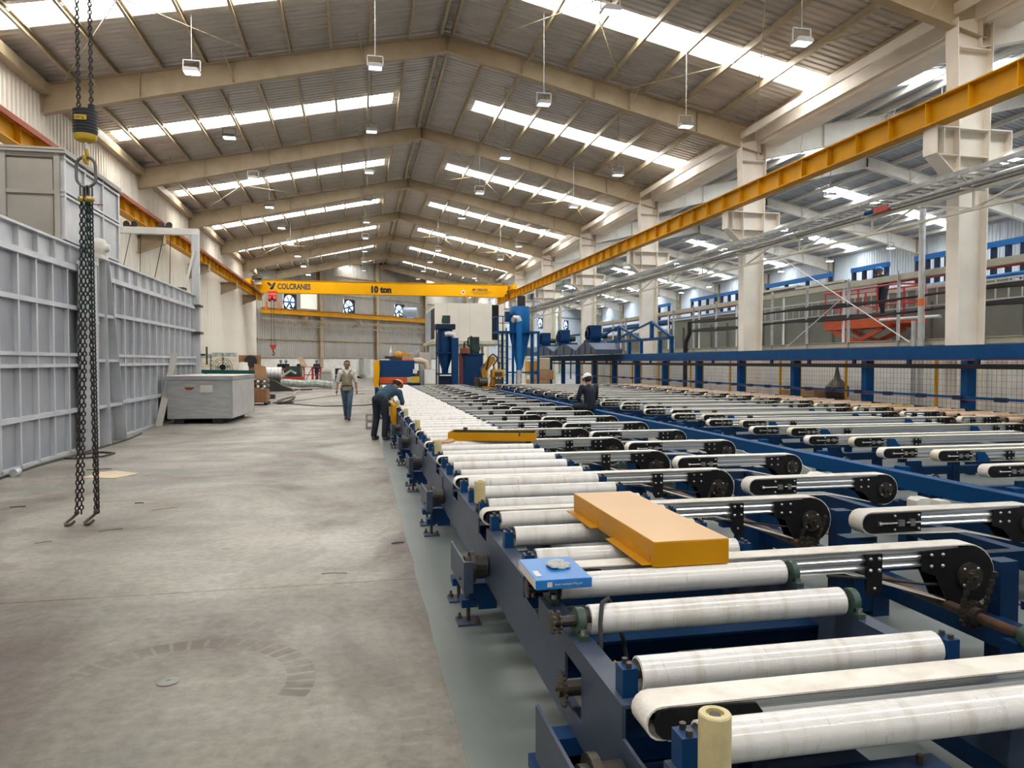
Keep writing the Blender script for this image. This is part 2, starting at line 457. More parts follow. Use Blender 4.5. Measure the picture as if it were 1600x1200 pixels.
# roof sheets
def sheet(x0, x1, sgn, w=1.033, wid=.02):
    mb = MB(); pr = []
    n = 4; p = w/n
    for i in range(n):
        b = i*p; h = .06 if i == 0 else .04
        pr += [(b, h), (b+.05, h), (b+.08, 0), (b+p-.03, 0)]
    pr += [(w, .06), (w+wid, .06)]
    vs = [(sgn*x, y, -SL*x + z + .012*y) for x in (x0, x1) for y, z in pr]
    k = len(pr)
    return mb.add(vs, [(i, i+1, k+i+1, k+i) for i in range(k-1)])
def roof(name, rx, rz, left_len, right_len, sky_l, sky_r, k0, k1, m_sheet, m_sky):
    root = semp(name, (rx, 0, rz + .2))
    me = {}
    for sg, ln, sk in ((-1, left_len, sky_l), (1, right_len, sky_r)):
        me[sg] = (mesh('roof_sheet', sheet(0, ln, sg), m_sheet), mesh('roof_sheet', sheet(0, sk[0], sg), m_sheet),
                  mesh('skylight', sheet(sk[0]-.1, sk[1], sg), m_sky), mesh('roof_sheet', sheet(sk[1]-.1, ln, sg), m_sheet))
    for k in range(k0, k1):
        for j in range(9):
            y = FY(k) + j*1.0333
            for sg in (-1, 1):
                if j == 5:
                    inst('roof_sheet', me[sg][1], root, (0, y, 0)); inst('skylight', me[sg][2], root, (0, y, -.004)); inst('roof_sheet', me[sg][3], root, (0, y, 0))
                else:
                    inst('roof_sheet', me[sg][0], root, (0, y, 0))
    y0, y1 = FY(k0), FY(k1)
    cap = MB()
    cap.prism([(rx-.35, rz+.2+.09-.35*SL), (rx, rz+.31), (rx+.35, rz+.2+.09-.35*SL), (rx+.35, rz+.2+.12-.35*SL), (rx, rz+.34), (rx-.35, rz+.2+.12-.35*SL)], 'y', y0, y1)
    ob('ridge_cap', cap, m_sheet, root)
    return root
ceil1 = roof('ceiling', RX, RZ, 11.95, 11.5, (1.55, 11.35), (1.85, 11.1), -3, 8, 'roof_sheet', 'skylight_sheet')
ceil2 = roof('ceiling_side', RX2, RZ2, 11.1, 11.6, (1.6, 10.4), (1.6, 10.8), -3, 11, 'roof_sheet_side', 'skylight_sheet_side')

# purlins: lipped channels running the length of each hall
def purlin_mesh(y0, y1, mname):
    pr = [(-.04,0),(.04,0),(.04,.03),(.034,.03),(.034,.006),(-.03,.006),(-.03,.194),(.034,.194),(.034,.17),(.04,.17),(.04,.2),(-.04,.2)]
    return mesh('purlin', MB().prism(pr, 'y', y0, y1), mname)
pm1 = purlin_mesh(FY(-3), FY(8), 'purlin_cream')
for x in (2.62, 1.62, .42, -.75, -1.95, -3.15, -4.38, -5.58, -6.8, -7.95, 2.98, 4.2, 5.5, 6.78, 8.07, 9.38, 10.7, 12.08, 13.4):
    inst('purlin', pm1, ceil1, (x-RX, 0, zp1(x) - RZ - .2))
pm2 = purlin_mesh(FY(-3), FY(11), 'column_cream')
for i in range(9):
    for sg in (-1, 1):
        x = RX2 + sg*(.2 + 1.27*i); inst('purlin', pm2, ceil2, (x-RX2, 0, zp2(x) - RZ2 - .2))
# eave beam on the left, valley gutter on the right
ob('eave_beam', MB().box(-8.86, -8.55, FY(-3), 68, 9.30, 9.36).box(-8.62, -8.55, FY(-3), 68, 9.36, 9.56).box(-8.86, -8.55, FY(-3), 68, 9.56, 9.6), 'purlin_cream', ceil1)
gut = MB().prism([(13.55,9.52),(13.62,9.52),(13.72,9.28),(14.4,9.28),(14.5,9.62),(14.56,9.62),(14.44,9.22),(13.68,9.22)], 'y', FY(-3), FY(10))
gut.box(12.95, 13.02, FY(-3), FY(8), 9.38, 9.62)
gut.box(13.5, 13.56, FY(-3), FY(8), 9.3, 9.85).box(14.52, 14.58, FY(-3), FY(8), 9.3, 9.9)
ob('valley_gutter', gut, 'column_cream', ceil1)
# cross bracing rods under the roof (bays 0, 2 and 4 of both slopes)
for k in (0, 2, 4):
    for xa, xb in ((-8.2, -2.6), (3.6, 8.6), (8.6, 13.4)):
        for (ya, yb) in ((FY(k)+.2, FY(k+1)-.2), (FY(k+1)-.2, FY(k)+.2)):
            ob('brace_rod', MB().cyl((xa, ya, zp1(xa)-.12), (xb, yb, zp1(xb)-.12), .016, n=5, caps=False), 'purlin_cream', ceil1)

# portal frames
def rafter(rx, rz, xe, dep_e, dep_r, nstiff):
    mb = MB(); sg = 1 if xe > rx else -1
    za = rz; ze = rz - SL*abs(xe-rx)
    mb.prism([(rx, za-.02), (xe, ze-.02), (xe, ze-dep_e), (rx, za-dep_r)], 'y', -.008, .008)
    mb.bar((rx,0,za-.01), (xe,0,ze-.01), .26, .022); mb.bar((rx,0,za-dep_r), (xe,0,ze-dep_e), .26, .022)
    for i in range(nstiff+1):
        t = i/nstiff; x = rx + (xe-rx)*t; zt = za + (ze-za)*t - .02; d = dep_r + (dep_e-dep_r)*t
        if i in (0, 2, 4, 5, 7, nstiff): mb.box(x-.008, x+.008, -.12, .12, zt-d+.03, zt)
    for t in (.22, .55, .86):                                    # fly braces to the purlins
        x = rx + (xe-rx)*t; zt = za + (ze-za)*t; d = dep_r + (dep_e-dep_r)*t
        mb.cyl((x, -.1, zt-d+.05), (x+.25*sg, -.75, zt+.03), .018, n=5)
    return mb
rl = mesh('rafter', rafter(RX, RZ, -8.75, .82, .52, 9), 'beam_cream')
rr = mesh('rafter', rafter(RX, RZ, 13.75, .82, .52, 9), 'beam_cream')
r2l = mesh('rafter', rafter(RX2, RZ2, 13.6, .85, .5, 9), 'column_cream')
r2r = mesh('rafter', rafter(RX2, RZ2, 36.2, .85, .5, 9), 'column_cream')
# inner column, tapered, with stiffeners; corbels either side
col = MB()
col.prism([(13.08,0),(13.72,0),(13.78,6.2),(13.86,9.45),(12.92,9.2),(13.02,6.2)], 'y', -.01, .01)
for a, b in (((13.08,0),(13.02,6.2)), ((13.02,6.2),(12.92,9.25))): col.bar((a[0],0,a[1]), (b[0],0,b[1]), .36, .024, (1,0,0))
for a, b in (((13.72,0),(13.78,6.2)), ((13.78,6.2),(13.86,9.5))): col.bar((a[0],0,a[1]), (b[0],0,b[1]), .36, .024, (1,0,0))
for z in (6.25, 6.85, 8.62): col.box(13.0, 13.8, -.17, .17, z-.012, z+.012)
col.box(13.0, 13.9, -.22, .22, 0, .03)
colm = mesh('column', col, 'column_cream')
cb = MB()
cb.prism([(13.02,6.86),(12.42,6.86),(12.42,6.28),(12.62,6.18),(13.04,5.72)], 'y', -.01, .01)
cb.box(12.40, 13.02, -.2, .2, 6.84, 6.87).bar((12.46,0,6.26), (13.03,0,5.72), .4, .022, (0,0,1)); cb.box(12.40, 12.425, -.2, .2, 6.27, 6.86)
cb.bar((12.62,0,6.28), (12.62,0,6.85), .02, .36, (0,1,0)); cb.box(12.45, 13.02, -.16, .16, 6.25, 6.27)
cbm = mesh('corbel', cb, 'column_cream')
cb2 = MB().prism([(13.8,6.86),(14.35,6.86),(14.35,6.45),(13.8,6.05)], 'y', -.01, .01)
cb2.box(13.8, 14.37, -.2, .2, 6.84, 6.87).bar((14.35,0,6.44), (13.8,0,6.05), .4, .022).box(14.345, 14.37, -.2, .2, 6.44, 6.86)
cb2m = mesh('corbel', cb2, 'column_cream')
cbl = MB().prism([(-8.84,6.9),(-7.8,6.9),(-7.8,6.55),(-8.84,6.15)], 'y', -.01, .01)
cbl.box(-8.84, -7.78, -.2, .2, 6.88, 6.91).bar((-7.8,0,6.54), (-8.84,0,6.14), .4, .022).box(-7.81, -7.785, -.2, .2, 6.54, 6.9)
cblm = mesh('corbel', cbl, 'beam_cream')
c2r = mesh('column', MB().ibeam((36.1,0,0), (36.1,0,9.6), .5, .3, up=(1,0,0)), 'beam_cream')
for k in range(-3, 11):
    fr = semp('portal_frame', (0, FY(k), 0))
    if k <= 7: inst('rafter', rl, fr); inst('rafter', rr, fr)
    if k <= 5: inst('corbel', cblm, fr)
    if k <= 7: inst('corbel', cbm, fr)
    inst('column', colm, fr); inst('corbel', cb2m, fr); inst('rafter', r2l, fr); inst('rafter', r2r, fr); inst('column', c2r, fr)

# cladding on the walls: ribbed sheets, each a piece of its wall
def clad(w, z0, z1, nrib=4, d=.035):
    """sheet in the local x-z plane, ribs towards -y"""
    mb = MB(); p = w/nrib; pr = []
    for i in range(nrib):
        b = i*p; pr += [(b, 0), (b+p*.62, 0), (b+p*.70, -d), (b+p*.92, -d)]
    pr += [(w, 0), (w+.01, 0)]
    k = len(pr); vs = [(x, y, z) for z in (z0, z1) for x, y in pr]
    return mb.add(vs, [(i, i+1, k+i+1, k+i) for i in range(k-1)])
wl = semp('wall_left', (XL, 0, 0))
cm = mesh('cladding_sheet', clad(1.03, 0, 9.9), 'clad_white')
y = Y_REAR
i = 0
while y < 68.4:
    inst('cladding_sheet', cm, wl, (.004*(i % 2), y, 0), (0, 0, PI/2)); y += 1.033; i += 1
# end wall, skewed to the hall axis
wb = semp('wall_back', E0)
ang = math.atan2(ED.y, ED.x)
WS = 1.5
FAN_T = (3.75, 11.25, 18.75, 33.75, 41.25, 48.75, 56.25); FAN_Z = 7.2
full1 = mesh('cladding_sheet', clad(WS, 1.98, 12.9, 6), 'clad_grey'); full2 = mesh('cladding_sheet', clad(WS, 1.98, 12.9, 6), 'clad_side')
lo1 = mesh('cladding_sheet', clad(WS, 1.98, FAN_Z-.75, 6), 'clad_grey'); up1 = mesh('cladding_sheet', clad(WS, FAN_Z+.75, 12.9, 6), 'clad_grey')
lo2 = mesh('cladding_sheet', clad(WS, 1.98, FAN_Z-.75, 6), 'clad_side'); up2 = mesh('cladding_sheet', clad(WS, FAN_Z+.75, 12.9, 6), 'clad_side')
for j in range(44):
    t = j*WS; side = t > 31.4; p = ED*t + EN*(.005*(j % 2))
    if any(abs(t + .75 - f) < .1 for f in FAN_T):
        inst('cladding_sheet', lo2 if side else lo1, wb, p, (0,0,ang)); inst('cladding_sheet', up2 if side else up1, wb, p, (0,0,ang))
    else:
        inst('cladding_sheet', full2 if side else full1, wb, p, (0,0,ang))
def on_end(mb): 
    mb.v = [tuple(E0 + ED*p[0] + EN*p[1] + Vector((0,0,p[2]))) for p in mb.v]; return mb      # (along wall, out from wall, up)
ob('block_course', on_end(MB().box(-.2, 66, -.25, .05, 0, 2.0)), 'block_white', wb)
for t in (7.25, 15.0, 22.9, 30.6): ob('wall_column', on_end(MB().ibeam((t,.22,0),(t,.22,12.6), .4, .34, up=(0,1,0))), 'beam_cream', wb)
for t in (38.4, 46.2, 54.0): ob('wall_column', on_end(MB().ibeam((t,.22,0),(t,.22,12.6), .4, .34, up=(0,1,0))), 'beam_cream', wb)
for z in (2.1, 3.75, 8.35, 10.2): ob('girt', on_end(MB().box(0, 66, .03, .15, z-.05, z+.05)), 'beam_cream', wb)
ob('wall_skylight', on_end(MB().box(5.0, 7.0, .05, .07, 6.7, 8.25)), em('wall_light_sheet', (.85,.9,.82), .32), wb)
# fans in the end wall
fanm = []
for j, t in enumerate(FAN_T):
    side = t > 31
    fr = MB(); r = .66
    ring = [(math.cos(2*PI*i/32)*r, math.sin(2*PI*i/32)*r) for i in range(32)]
    sq = []
    for i in range(32):
        c, s = math.cos(2*PI*i/32), math.sin(2*PI*i/32); q = .76/max(abs(c), abs(s)); sq.append((c*q, s*q))
    vs = [(t+a, .06, FAN_Z+b) for a, b in ring] + [(t+a, .06, FAN_Z+b) for a, b in sq] + [(t+a, -.12, FAN_Z+b) for a, b in ring]
    fr.add(vs, [(i, (i+1)%32, 32+(i+1)%32, 32+i) for i in range(32)] + [(i, 64+i, 64+(i+1)%32, (i+1)%32) for i in range(32)])
    p = E0 + ED*t
    nm = ('first', 'second', 'third')[j] if j < 3 else ''
    root = thing('wall_fan', f'{nm} round exhaust fan from the left in the grey end wall under the crane' if j < 3 else 'round exhaust fan in the pale end wall of the side hall', 'fan', (p.x, p.y, FAN_Z-.76),
                 'exhaust fans in the end walls')
    ob('fan_frame', on_end(fr), 'blue_dark', root)
    bl = MB()
    for b in range(6):
        a = 2*PI*b/6 + .3*j
        bl.bar((t+.1*math.cos(a), .0, FAN_Z+.1*math.sin(a)), (t+.6*math.cos(a), -.02, FAN_Z+.6*math.sin(a)), .17, .014, (.3*math.sin(a),1,-.3*math.cos(a)))
    ob('blade', on_end(bl), 'blue_light', root)
    ob('hub', on_end(MB().cyl((t,-.05,FAN_Z),(t,.08,FAN_Z), .09, n=12)), 'blue_light', root)
    ob('motor', on_end(MB().cyl((t+.12,-.06,FAN_Z-.5),(t+.12,.14,FAN_Z-.5), .11, n=12).bar((t-.3,.03,FAN_Z-.62),(t+.5,.03,FAN_Z-.5), .03,.03)), 'blue_dark', root)
# right wall of the side hall, wall behind the camera, both simple ribbed sheets
wr = semp('wall_right', (XR2, 0, 0))
cm3 = mesh('cladding_sheet', clad(3.1, 0, 9.75, 12), 'clad_side')
for j in range(42): inst('cladding_sheet', cm3, wr, (0, Y_REAR + j*3.1 + 3.1, 0), (0,0,-PI/2))
ob('girt', MB().box(36.25, 36.38, -13, 114, 5.2, 5.32), 'beam_cream', wr)
wf = semp('wall_front', (XL, Y_REAR, 0))
cm4 = mesh('cladding_sheet', clad(3.1, 0, 12.6, 12), 'clad_dull')
for j in range(15): inst('cladding_sheet', cm4, wf, (j*3.1, 0, 0))

# crane runways
def runway(name, x, z, y0, y1, label):
    root = thing(name, label, 'crane rail', (x, y0, z-.55))
    ob('beam', MB().ibeam((x, y0, z-.275), (x, y1, z-.275), .55, .34, .028, .02), 'rail_yellow', root)
    y = y0 + .5
    sm = mesh('stiffener', MB().box(-.16, .16, -.008, .008, -.52, -.03), 'rail_yellow')
    while y < y1:
        inst('stiffener', sm, root, (0, y-y0, .55)); y += 1.16
    return root
rR = runway('crane_runway', 12.42, 7.42, -13, 66, 'yellow steel crane runway beam along the right columns')
ob('rail', MB().box(12.39, 12.45, -13, 66, 7.42, 7.47), 'rail_yellow', rR)
rL = runway('crane_runway', -8.10, 7.45, -13, 66, 'yellow crane runway beam with a rust red rail along the left wall')
ob('conductor_bar', MB().box(-7.925, -7.87, -13, 66, 7.36, 7.50), 'rust_red', rL)
ob('rail', MB().box(-8.24, -7.96, -13, 66, 7.45, 7.475).box(-8.13, -8.07, -13, 66, 7.475, 7.495), 'rust_red', rL)
# yellow beam and lattice truss on the end wall
tag(ob('wall_beam', on_end(MB().ibeam((.2,.5,6.25),(24.5,.5,6.35), .5, .3)), 'rail_yellow'), 'yellow steel beam along the end wall below the fans', 'beam')
tr = thing('lattice_truss', 'thin lattice truss along the end wall under the yellow beam', 'truss', tuple(E0 + ED*.3 + EN*.5 + Vector((0,0,4.7))))
ob('chord', on_end(MB().bar((.3,.5,5.55),(24.5,.5,5.65), .07,.07).bar((.3,.5,4.95),(24.5,.5,5.0), .07,.07).bar((.3,.8,5.4),(24.5,.8,5.5), .05,.05)), 'beam_cream', tr)
dg = MB()
for i in range(16):
    a = .3 + i*1.5; dg.bar((a,.5,5.55),(a+.75,.5,4.97), .04,.04).bar((a+.75,.5,4.97),(a+1.5,.5,5.58), .04,.04)
ob('diagonal', on_end(dg), 'beam_cream', tr)
ob('bracket', on_end(MB().box(5,5.1,.0,.9,5.4,5.9).box(7.2,7.3,0,.9,5.3,5.8).box(12,12.1,0,.9,5.4,5.9)), 'beam_cream', tr)

# cream downpipes behind each inner column
for k in range(-1, 9):
    y = FY(k) + .35; root = thing('downpipe', f'cream rainwater downpipe behind the {ORD[k]} cream column from the camera' if 0 <= k < 5 else 'cream rainwater downpipe far along the row of columns', 'pipe', (13.94, y, 0), 'rainwater downpipes')
    ob('pipe', MB().cyl((13.94,y,0),(13.94,y,8.2), .1, n=14), 'pipe_cream', root, smooth=True)
    ob('elbow', MB().tube([(13.94,y,8.15),(13.94,y,8.4),(13.87,y,8.6),(13.76,y,8.8),(13.72,y,9.0),(13.72,y,9.25)], .1, 14), 'pipe_cream', root, smooth=True)
    ob('collar', MB().cyl((13.94,y,8.1),(13.94,y,8.2), .115, n=14).cyl((13.94,y,4.9),(13.94,y,5.0), .112, n=14).cyl((13.72,y,9.2),(13.72,y,9.28),.15,n=14), 'pipe_cream', root)
# ================================================================== CONVEYOR TABLES
PB = 1.41
B = lambda k: 1.99 + PB*k
NK = 21
Y_END = B(20) + 1.0
TOP = .72
RT, RB, RXO = .625, .27, .80          # side rail: top, bottom, outer face

# ---- roller table beside the aisle
rt = thing('roller_table', 'long blue roller table with white sleeved rollers along the grey floor strip', 'conveyor', (RXO, 1.0, 0))
rail = MB()
def rail_piece(y0, y1, zt, zb=RB):
    rail.box(RXO, RXO+.012, y0, y1, zb, zt)
ycur = .7
for k in range(0, NK):
    a, b = B(k)-.16, B(k)+.16
    if k == 1:                                       # opening for the chain wheel
        for (y0, y1, z0, z1) in ((ycur, 2.58, RB, RT), (2.80, a, RB, RT), (2.58, 2.80, RB, .35), (2.58, 2.80, .545, RT)): rail.box(RXO, RXO+.012, y0, y1, z0, z1)
    else: rail_piece(ycur, a, RT)
    rail.box(RXO+.0125, RXO+.085, ycur, a, RT-.012, RT-.0005)      # top flange
    rail_piece(a, b, RT-.105)
    ycur = b
rail_piece(ycur, Y_END, RT); rail.box(RXO+.0125, RXO+.085, ycur, Y_END, RT-.012, RT-.0005)
rail.box(RXO+.0125, RXO+.085, .7, Y_END, RB+.001, RB+.012)
ob('side_rail', rail, 'blue_rail', rt)
inner = MB().box(2.03, 2.042, .7, Y_END, .412, .612).box(2.03, 2.11, .7, Y_END, .6125, .624).box(2.03, 2.11, .7, Y_END, .40, .4115)
ob('side_rail', inner, 'blue_rail', rt)
cb_m = mesh('cross_beam', MB().box(RXO+.012, 2.04, -.05, .05, .36, .50).box(RXO+.012, 2.04, -.07, .07, .50, .512), 'blue_frame')
for k in range(NK):
    for d in (.5, 1.02):
        inst('cross_beam', cb_m, rt, (-RXO, B(k)+d-1.0, 0))
pan_m = mesh('floor_pan', MB().box(RXO+.2, 1.95, -.3, .3, .12, .14).box(1.3, 1.36, -.3, .3, .14, .36), 'blue_dark')
for k in range(0, NK, 2): inst('floor_pan', pan_m, rt, (-RXO, B(k)+.55-1.0, 0))
# joint plates on the rail
jp = mesh('joint_plate', MB().box(-.008, 0, -.12, .12, .30, .58), 'blue_rail')
for y in (7.25, 9.4, 12.5): inst('joint_plate', jp, rt, (0, y-1.0, 0))

# rollers
def sleeve_mb(x0, x1, r):
    mb = MB()
    mb.lathe([(r-.007, x0+.03), (r-.007, x0), (r, x0+.003), (r, x1-.004), (r-.012, x1)], (0,0,0), 20, 'x')
    mb.lathe([(.012, x0+.028), (r-.007, x0+.03)], (0,0,0), 20, 'x', 1)
    return mb
sl_m = mesh('roller', sleeve_mb(.88, 2.0, .058), ['sleeve_white', 'green_cast'], True)
sh_m = mesh('shaft', MB().cyl((.84,0,0),(2.08,0,0), .013, n=10), 'rust_shaft', True)
bk = MB().box(-.026, .026, -.034, .034, -.058, .034)
for y in (-.02, .02): bk.cyl((0,y,.034),(0,y,.05), .010, n=8, mi=1)
bk_m = mesh('bearing_block', bk, ['blue_machine', 'steel_dark'])
gp = MB().lathe([(.016,-.016),(.05,-.016),(.052,-.008),(.052,.008),(.05,.016),(.016,.016)], (0,0,0), 18, 'x').box(-.018,.018,-.075,.075,-.058,-.038)
for y in (-.055, .055): gp.cyl((0,y,-.04),(0,y,-.018), .013, n=8, mi=1)
gp_m = mesh('bearing_block', gp, ['green_cast', 'steel'], True)
def toothed(r, n, x0, x1):
    pts = []
    for i in range(n):
        for d, q in ((-.30, .86), (-.14, 1.0), (.14, 1.0), (.30, .86)):
            a = 2*PI*(i+d)/n; pts.append((r*q*math.cos(a), r*q*math.sin(a)))
    return MB().prism(pts, 'x', x0, x1)
spr = toothed(.046, 13, -.06, -.053); spr2 = toothed(.046, 13, -.033, -.026); spr.add(spr2.v, spr2.f); spr.cyl((-.062,0,0),(.05,0,0), .022, n=12)
spr_m = mesh('sprocket', spr, 'steel_dark')
RAX = RT + .058
ROFF = (.24, .76, 1.20)
roll_ys = [(.79, 0), (1.35, 0), (1.79, 0)] + [(B(k)+d, 1 if (k == 0 and i > 0) else 0) for k in range(NK) for i, d in enumerate(ROFF) if B(k)+d < Y_END]
for (y, driven) in roll_ys:
    r = inst('roller', sl_m, rt, (-RXO, y-1.0, RAX)); r.rotation_euler = (random.uniform(0, 6.28), 0, 0)
    ax = r.rotation_euler[0]
    for nm, me, lx in ((('shaft', sh_m, 0),) + ((('bearing_block', gp_m, .845), ('bearing_block', gp_m, 2.05), ('sprocket', spr_m, .79)) if driven else (('bearing_block', bk_m, .845), ('bearing_block', bk_m, 2.05)))):
        o = inst(nm, me, r, (lx, 0, 0)); o.rotation_euler = (-ax, 0, 0)
# chain wheel with motor seen in the rail opening, oil gland, hose
ws = toothed(.07, 20, RXO-.045, RXO-.037); ws.cyl((RXO-.06,0,0),(RXO+.09,0,0), .03, n=14).cyl((RXO-.07,0,0),(RXO-.045,0,0), .008, n=8)
ws.v = [(x, y+2.69, z+.445) for x, y, z in ws.v]
ob('chain_wheel', ws, 'steel_dark', rt)
mt = MB().cyl((.95,2.52,.50),(1.03,2.52,.50), .09, n=22).cyl((1.03,2.52,.50),(1.45,2.52,.50), .055, n=18).box(1.18,1.32,2.46,2.58,.55,.60)
ob('gear_motor', mt, 'motor_green', rt, smooth=True)
ob('oil_gland', MB().tube([(.9,2.56,.50),(.9,2.58,.56),(.93,2.58,.575),(.96,2.57,.55)], .011, 8).cyl((.93,2.53,.52),(.97,2.53,.52),.022,n=10), 'brass', rt, smooth=True)
ob('hose', MB().tube([(.885,2.60,.45),(.89,2.62,.60),(.90,2.66,.70),(.93,2.73,.752),(.98,2.80,.745),(1.03,2.85,.67),(1.06,2.83,.55),(1.07,2.80,.44)], .009, 7), 'black_rubber', rt, smooth=True)

# legs on jack screws, with guard plates over the chain drives
G = lambda j: 4.70 + 2.47*j
fp = MB().box(-.075,.075,-.075,.075,.004,.018)
for a in (-.05, .05): fp.cyl((a,-a,.018),(a,-a,.055), .009, n=8, mi=1).cyl((a,-a,.018),(a,-a,.032), .017, n=6, mi=1)
fp_m = mesh('foot_plate', fp, ['blue_rail', 'rust_shaft'])
jk_m = mesh('jack_screw', MB().cyl((0,0,.018),(0,0,.30), .013, n=10).cyl((0,0,.15),(0,0,.17),.024,n=6), 'rust_shaft')
leg_m = mesh('leg', MB().box(-.05,.05,-.06,.06,.12,.17).box(.0,1.35,-.05,.05,.15,.27).box(.06,.18,-.05,.05,.10,.20), 'blue_machine')
gd_m = mesh('guard_plate', MB().prism([(-.34,.30),(.30,.28),(.30,.47),(-.34,.49)], 'x', -.006, .006).box(.006,.05,-.34,-.32,.30,.49).cyl((-.02,-.2,.36),(.0,-.2,.36),.014,n=8), 'blue_rail')
dr_m = mesh('chain_drive', MB().cyl((0,0,0),(.14,0,0), .07, n=16).cyl((.03,0,0),(.06,0,0), .10, n=20), 'steel_dark')
for j in range(-1, 11):
    for d in (0, .47):
        y = G(j) + d
        inst('leg', leg_m, rt, (.69-RXO, y-1.0, 0)); f = inst('foot_plate', fp_m, rt, (.69-RXO, y-1.0, 0)); inst('jack_screw', jk_m, f, (0,0,0))
        f = inst('foot_plate', fp_m, rt, (1.95-RXO, y-1.0, 0)); inst('jack_screw', jk_m, f, (0,0,0))
    gdo = inst('guard_plate', gd_m, rt, (.62-RXO, G(j)-1.0, 0)); inst('chain_drive', dr_m, gdo, (.03, -.12, .40))
# upright cream guide rollers
gr_m = mesh('guide_roller', MB().lathe([(.016,-.004),(.020,.0),(.036,0),(.04,.004),(.04,.152),(.037,.156),(.022,.156),(.022,.146),(.0,.146)], (0,0,0), 22, 'z'), 'guide_cream', True)
gb_m = mesh('guide_pin', MB().cyl((0,0,-.05),(0,0,.03), .02, n=10).cyl((0,0,.146),(0,0,.152), .014, n=10).box(-.03,.03,-.03,.03,-.06,-.03), 'steel_dark')
for i, y in enumerate((1.63, 5.18, 8.0, 10.85, 13.5, 16.3, 19.1, 22, 24.9, 27.8)):
    g = inst('guide_roller', gr_m, rt, (.845-RXO, y-1.0, .69)); inst('guide_pin', gb_m, g, (0,0,0))
# yellow end guard and the uprights further along the table
ob('side_leg', MB().box(.62,.74,29.0,29.3,0,.70).box(.74,.80,29.0,29.3,.3,.6), 'blue_gantry', rt); ob('leg_stripe', MB().box(.60,.62,29.02,29.1,.05,.68), 'white_paint', rt)
ob('end_guard', MB().box(.70,.79,15.8,17.6,.36,.78), 'box_yellow', rt, bevel=.01)

